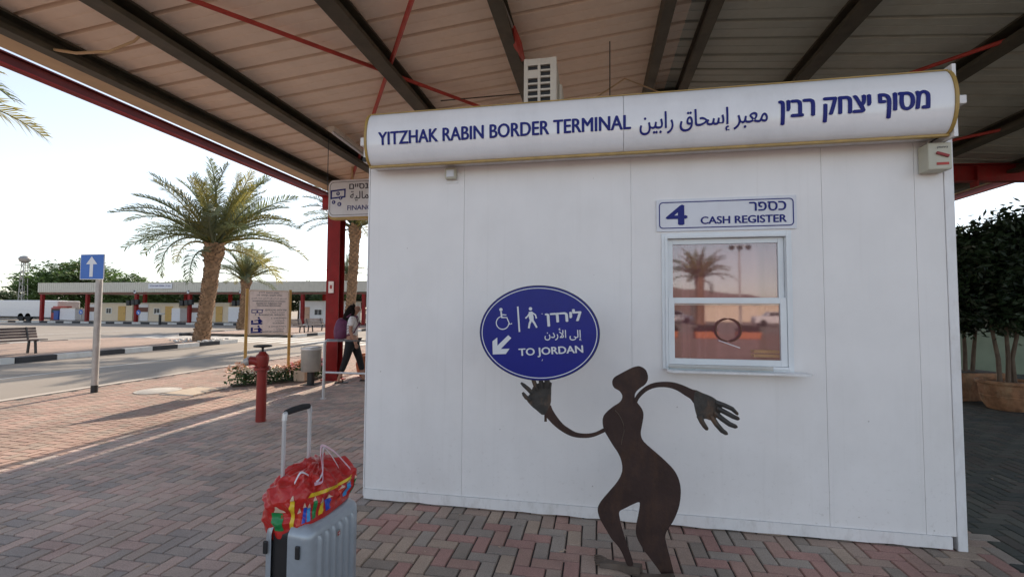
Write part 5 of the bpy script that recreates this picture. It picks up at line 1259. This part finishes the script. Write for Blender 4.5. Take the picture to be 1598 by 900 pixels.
def cabin(label, s0, s1, door, window, panel, top=1.98, wall='cabin_cream', dcol='door_yellow', w0=None, back=2.6):
    t = thing('cabin', label, 'cabin', fp(s0, 2.6, .11), FA, 'cabins under the far canopy')
    W_ = s1 - s0
    B = lambda n_, mt, a, b, y0, y1, z0, z1, par=t: MB().box(a, b, y0, y1, z0, z1).build(n_, mt, par, world=False)
    B('wall', wall, 0, W_, 0, back, 0, top)
    B('roof', 'fascia', -.06, W_ + .06, -.08, back + .06, top + .002, top + .09)
    if w0 is not None: B('white_front', 'cabin_white', 0 + .02, w0, -.06, -.004, .02, top - .05)
    if panel: B('brown_panel', 'brown_panel', panel[0], panel[1], -.10, -.062, .95, 1.42)
    if door:
        dd = B('door', dcol, door[0], door[1], -.05, -.004, .02, 1.55); B('handle', 'black', door[1] - .14, door[1] - .09, -.08, -.051, .75, .82, dd)
    if window:
        wf_ = B('window', 'aluminium_white', window[0], window[1], -.05, -.004, .75, 1.35); mid = (window[0] + window[1]) / 2
        B('pane', 'dark_glass', window[0] + .06, mid - .02, -.056, -.051, .80, 1.30, wf_); B('pane', 'dark_glass', mid + .02, window[1] - .06, -.056, -.051, .80, 1.30, wf_)
    return t
cabin('cream cabin with window and yellow door, leftmost under the far canopy', 2.9, 8.6, (3.95, 4.85), (2.4, 3.1), (.05, 1.7), w0=1.75, top=1.8)
cabin('cream cabin with yellow door and brown sign, second under the far canopy', 9.1, 14.3, (3.6, 4.5), (2.2, 2.95), (.05, 1.5), w0=1.5, top=1.8)
cabin('cream cabin partly behind the tall palm trunk, third under the far canopy', 15.7, 20.2, (3.0, 3.75), None, (.05, 1.3), w0=1.5, top=1.85)
cabin('white cabin with double window and peach door, right of the information board', 28.0, 33.0, (.2, 1.1), (1.6, 2.45), None, top=2.05, wall='cabin_white', dcol='door_peach')
def white_panel(label, s0, s1, z1):
    t = thing('site_box', label, 'storage box', fp(s0, 1.6, .11), FA); W_ = s1 - s0
    MB().box(0, W_, 0, 1.2, 0.05, z1).build('body', 'cabin_white', t, world=False, bevel=.03)
    MB().box(.05, W_ - .05, .05, 1.15, z1 + .002, z1 + .06).build('lid', 'cabin_cream', t, world=False)
    for xx in (.08, W_ - .2): MB().box(xx, xx + .12, .1, .3, 0, .049).build('foot', 'black', t, world=False)
white_panel('white cabinet between the blue bin and the first far column', .6, 2.6, 1.25)
white_panel('white cabinet under the far canopy between the second and third cabin', 14.5, 15.5, 1.35)
white_panel('pale cabinet right of the third far cabin', 21.0, 23.0, 1.5)
o = thing('fuel_pump', 'dark red machine under the left end of the far canopy', 'machine', fp(-1.15, 2.0, .11), FA)
MB().box(0, 1.3, 0, .8, .1, 1.35).build('body', 'red_machine', o, world=False, bevel=.03); MB().box(.1, 1.2, -.02, -.003, .8, 1.2).build('display', 'black', o, world=False); MB().box(-.05, 1.35, -.05, .85, 0, .098).build('plinth', 'brown_panel', o, world=False)
MB().box(.1, 1.9, .1, .6, 1.37, 1.5).build('canopy_top', 'rod_red', o, world=False)
o = thing('wheelie_bin', 'blue wheeled bin beside the dark red machine', 'bin', fp(-.05, 1.5, .11), FA)
MB().plate([(0.03, .08), (.55, .08), (.62, .95), (0, .95)], 0, .6).build('body', 'blue_plastic', o, world=False); MB().box(-.03, .65, -.03, .66, .952, 1.02).build('lid', 'blue_plastic', o, world=False)
for xx in (.08, .50): MB().lathe([(.08, -.03), (.08, .03)], (xx, .62, .08), 12, 'X').build('wheel', 'black', o, world=False)
# round blue keep-side signs
def blue_round(label, s_, px=0):
    t = thing('keep_side_sign', label, 'road sign', fp(s_, -.5, 0), FA, 'small round blue signs at the far kerb')
    MB().lathe([(.04, .1), (.04, 1.0)], n=8).build('post', 'galv', t, world=False)
    MB().lathe([(.24, -.02), (.24, .0)], (0, -.05, 1.05), 20, 'Y').build('disc', 'road_blue', t, world=False)
    m = MB(); stroke(m, [(-.10, 1.14), (.09, .95)], .06, -.075); stroke(m, [(.09, 1.08), (.09, .95), (-.04, .95)], .05, -.077); m.build('arrow', 'print_white', t, world=False, fix=False)
blue_round('small round blue arrow sign before the leftmost yellow door', 6.3); blue_round('small round blue arrow sign before the second yellow door', 13.1); blue_round('small round blue arrow sign by the third cabin, right of the palm trunk', 20.2)
def signal_cluster(label, s_):
    t = thing('traffic_signal', label, 'traffic light', fp(s_, .25, 1.7), FA, 'dark signal clusters on the far columns')
    for k, (dx, dz) in enumerate(((-.55, 0), (0, .05), (.45, .1))):
        MB().box(dx - .2, dx + .2, -.45, -.18, dz, dz + .5).build('lamp_head', 'black', t, world=False, bevel=.05)
    MB().box(-.6, .6, -.17, -.12, .2, .28).build('arm', 'black', t, world=False)
    MB().lathe([(.16, 0), (.16, .04)], (0, -.25, 1.35), 14, 'Y').build('number_disc', 'print_white', t, world=False)
signal_cluster('dark signal cluster on the far column between first and second cabins', 11.9); signal_cluster('dark signal cluster on the far column left of the tall palm trunk', 18.0); signal_cluster('dark signal cluster on the far column right of the palm trunk', 23.7)
o = thing('bollard', 'short black and white bollard by the far kerb, right of the palm trunk', 'bollard', fp(18.3, -3.0, 0))
MB().lathe([(.10, 0), (.10, .9)], n=14).build('post', 'black', o, world=False); MB().lathe([(.32, .9), (.34, .95), (.34, 1.05)], n=14).build('cap', 'kerb_white', o, world=False)
# trailer
t = thing('box_trailer', 'long white box trailer parked at the far left under the trees', 'trailer', fp(-12.5, 2.6, 0), FA)
MB().box(0, 9.3, 0, 2.4, .45, 2.25).build('body', 'car_white', t, world=False, bevel=.06)
MB().box(9.35, 11.2, .1, 2.3, .35, 2.2).build('cab_body', 'car_white', t, world=False, bevel=.08)
MB().box(.2, 9.2, .3, 2.1, .30, .448).build('chassis', 'black', t, world=False)
for xx in (1.5, 6.3, 7.3): MB().lathe([(.2, -.12), (.42, -.12), (.42, .12), (.2, .12)], (xx, .12, .42), 18, 'Y').build('wheel', 'black_rubber', t, world=False)
# cars parked beyond, right of the column
def car(label, loc, rz, mat, group):
    t = thing('parked_car', label, 'car', loc, rz, group)
    m = MB(); sec = [(-2.1, .35, .75), (-2.0, .3, .95), (-1.1, .3, 1.0), (-.7, .3, 1.42), (.6, .3, 1.45), (1.1, .3, 1.0), (1.9, .3, .88), (2.15, .35, .6)]
    out = [(x, zt) for x, zb, zt in sec] + [(2.15, .3), (-2.1, .3)]
    m.plate(out, -.85, .85); m.build('body', mat, t, world=False, bevel=.08)
    for s_ in (-1, 1):
        y_ = s_ * .857; m = MB(); m.add([(-.98, y_, 1.02), (-.66, y_, 1.36), (.55, y_, 1.38), (.95, y_, 1.02)], [(0, 1, 2, 3)]); m.build('side_window', 'dark_glass', t, world=False)
        for xx in (-1.35, 1.35): MB().lathe([(.12, -.1), (.32, -.1), (.32, .1), (.12, .1)], (xx, s_ * .80, .32), 18, 'Y').build('wheel', 'black_rubber', t, world=False)
    return t
car('dark-windowed silver car seen between the woman and the booth edge', (-23.5, 48, 0), R(5), 'car_silver', 'cars parked far behind')
# mast with dish at far left
t = thing('lattice_mast', 'slender pale lattice mast with a round head above the far left tree', 'mast', (-74.6, 47.5, 0))
m = MB()
for a, b in ((-.35, -.35), (.35, -.35), (.35, .35), (-.35, .35)): m.bar((a, b, 0), (a * .6, b * .6, 7.4), .08, .08)
for k in range(9):
    s_ = (.35 - .014 * k); z_ = k * .82; m.bar((-s_, -s_, z_), (s_, -s_, z_ + .8), .05, .05); m.bar((s_, -s_, z_), (-s_, -s_, z_ + .8), .05, .05)
m.build('lattice', 'galv', t, world=False)
MB().lathe([(.2, 7.3), (.55, 7.55), (.65, 7.9), (.45, 8.2), (.15, 8.3)], n=16).build('head', 'galv', t, world=False, smooth=True)
MB().bar((-1.6, 0, 7.1), (.9, 0, 7.1), .07, .07).build('cross_arm', 'galv', t, world=False)
# orange round sign sliver at the far left edge
t = thing('round_sign', 'round orange sign cut by the left picture edge', 'road sign', (-30.95, 18.0, 0), R(50))
MB().lathe([(.05, 0), (.05, 1.6)], n=8).build('post', 'galv', t, world=False); MB().lathe([(.62, -.03), (.62, 0)], (0, -.06, 1.95), 24, 'Y').build('disc', 'orange_sign', t, world=False)

# ------------------------------------------------------------------ behind the viewer: what the booth window mirrors
hb = MB(); nx = 60
pts_ = []
for i in range(nx + 1):
    x = -700 + 1400 * i / nx; h_ = 26 + 14 * noise.noise((x * .006, 0, 0)) + 7 * noise.noise((x * .02, 3, 0))
    pts_ += [(x, -640, -2), (x, -700, h_ * .7), (x, -760, h_ * 1.25)]
hb.add(pts_, [(3 * i + k, 3 * i + 3 + k, 3 * i + 4 + k, 3 * i + 1 + k) for i in range(nx) for k in range(2)])
tag(hb.build('hills', 'hill', smooth=True), kind='structure')
sheet('road', 'asphalt', -9.6, 60, -75, -26.01, -0.03)
for i, (x, lb) in enumerate(((3.9, 'leftmost'), (6.0, 'second from left'), (8.2, 'third from left'), (10.6, 'rightmost'))):
    t = thing('orange_planter', 'orange trough planter mirrored in the lower window pane, %s of the row' % lb, 'planter', (x, -20, 0), 0, 'orange planters behind the viewer')
    MB().plate([(-.55, 0), (.55, 0), (.62, .36), (-.62, .36)], -.3, .3).build('trough', 'orange_pot', t, world=False, bevel=.02)
    o = bpy.data.objects.new('plants', CR[1].copy()); o.data.materials.clear(); o.data.materials.append(MAT['leaf_dark']); COL.objects.link(o); o.parent = t; o.location = (0, 0, .50); o.scale = (.6, .28, .25)
car('white car mirrored at the right of the lower pane', (17.5, -42, 0), R(4), 'car_white', 'cars behind the viewer'); car('silver car mirrored beside the white car', (22.5, -46, 0), R(-3), 'car_silver', 'cars behind the viewer')
car('white car farther off in the mirrored car park', (9.5, -52, 0), R(2), 'car_white', 'cars behind the viewer')
t = thing('floodlight_mast', 'tall floodlight mast mirrored in the upper window pane', 'floodlight', (11.9, -34, 0))
MB().tube([(0, 0, 0), (0, 0, 7.0)], [.10, .06], 10).build('pole', 'galv', t, world=False); MB().box(-.8, .8, -.04, .04, 6.9, 7.0).build('crossbar', 'galv', t, world=False)
for xx in (-.65, 0, .65): MB().lathe([(.10, -.15), (.22, .1), (.22, .16)], (xx, .1, 6.8), 16, 'Y').build('lamp_head', 'black', t, world=False)
for i, (x, lb) in enumerate(((2.5, 'left'), (20, 'right'))):
    t = thing('shed', 'long low pale shed mirrored at the %s of the window' % lb, 'shed', (x, -62, 0))
    MB().box(-6, 6, -3, 3, 0, 2.4).build('wall', 'cabin_cream', t, world=False); MB().box(-6.3, 6.3, -3.3, 3.3, 2.402, 2.7).build('roof', 'fascia', t, world=False)

# small litter: dry leaves and scraps on the paving
lv = MB()
for k in range(70):
    x = random.uniform(-5, 4.5); y = random.uniform(1.6, 8.5)
    if BX0 - .1 < x < BX1 + .1 and y > 3.4: y = random.uniform(2.2, 3.4)
    a = random.uniform(0, 6.28); l_ = random.uniform(.010, .024); c_, s_ = math.cos(a), math.sin(a)
    lv.add([(x - c_ * l_, y - s_ * l_, .004), (x - s_ * l_ * .35, y + c_ * l_ * .35, .009), (x + c_ * l_, y + s_ * l_, .005), (x + s_ * l_ * .35, y - c_ * l_ * .35, .006)], [(0, 3, 2, 1)])
tag(lv.build('dry_leaves', 'tan_pot', fix=False), 'scattered small dry leaves on the paving', 'leaves', kind='stuff')
o = tag(MB().add([(2.92, 3.66, .006), (2.99, 3.65, .008), (3.0, 3.70, .016), (2.93, 3.70, .008)], [(0, 1, 2, 3)]).build('paper_scrap', 'kerb_white', fix=False), 'white paper scrap on the dark paving right of the booth', 'litter')
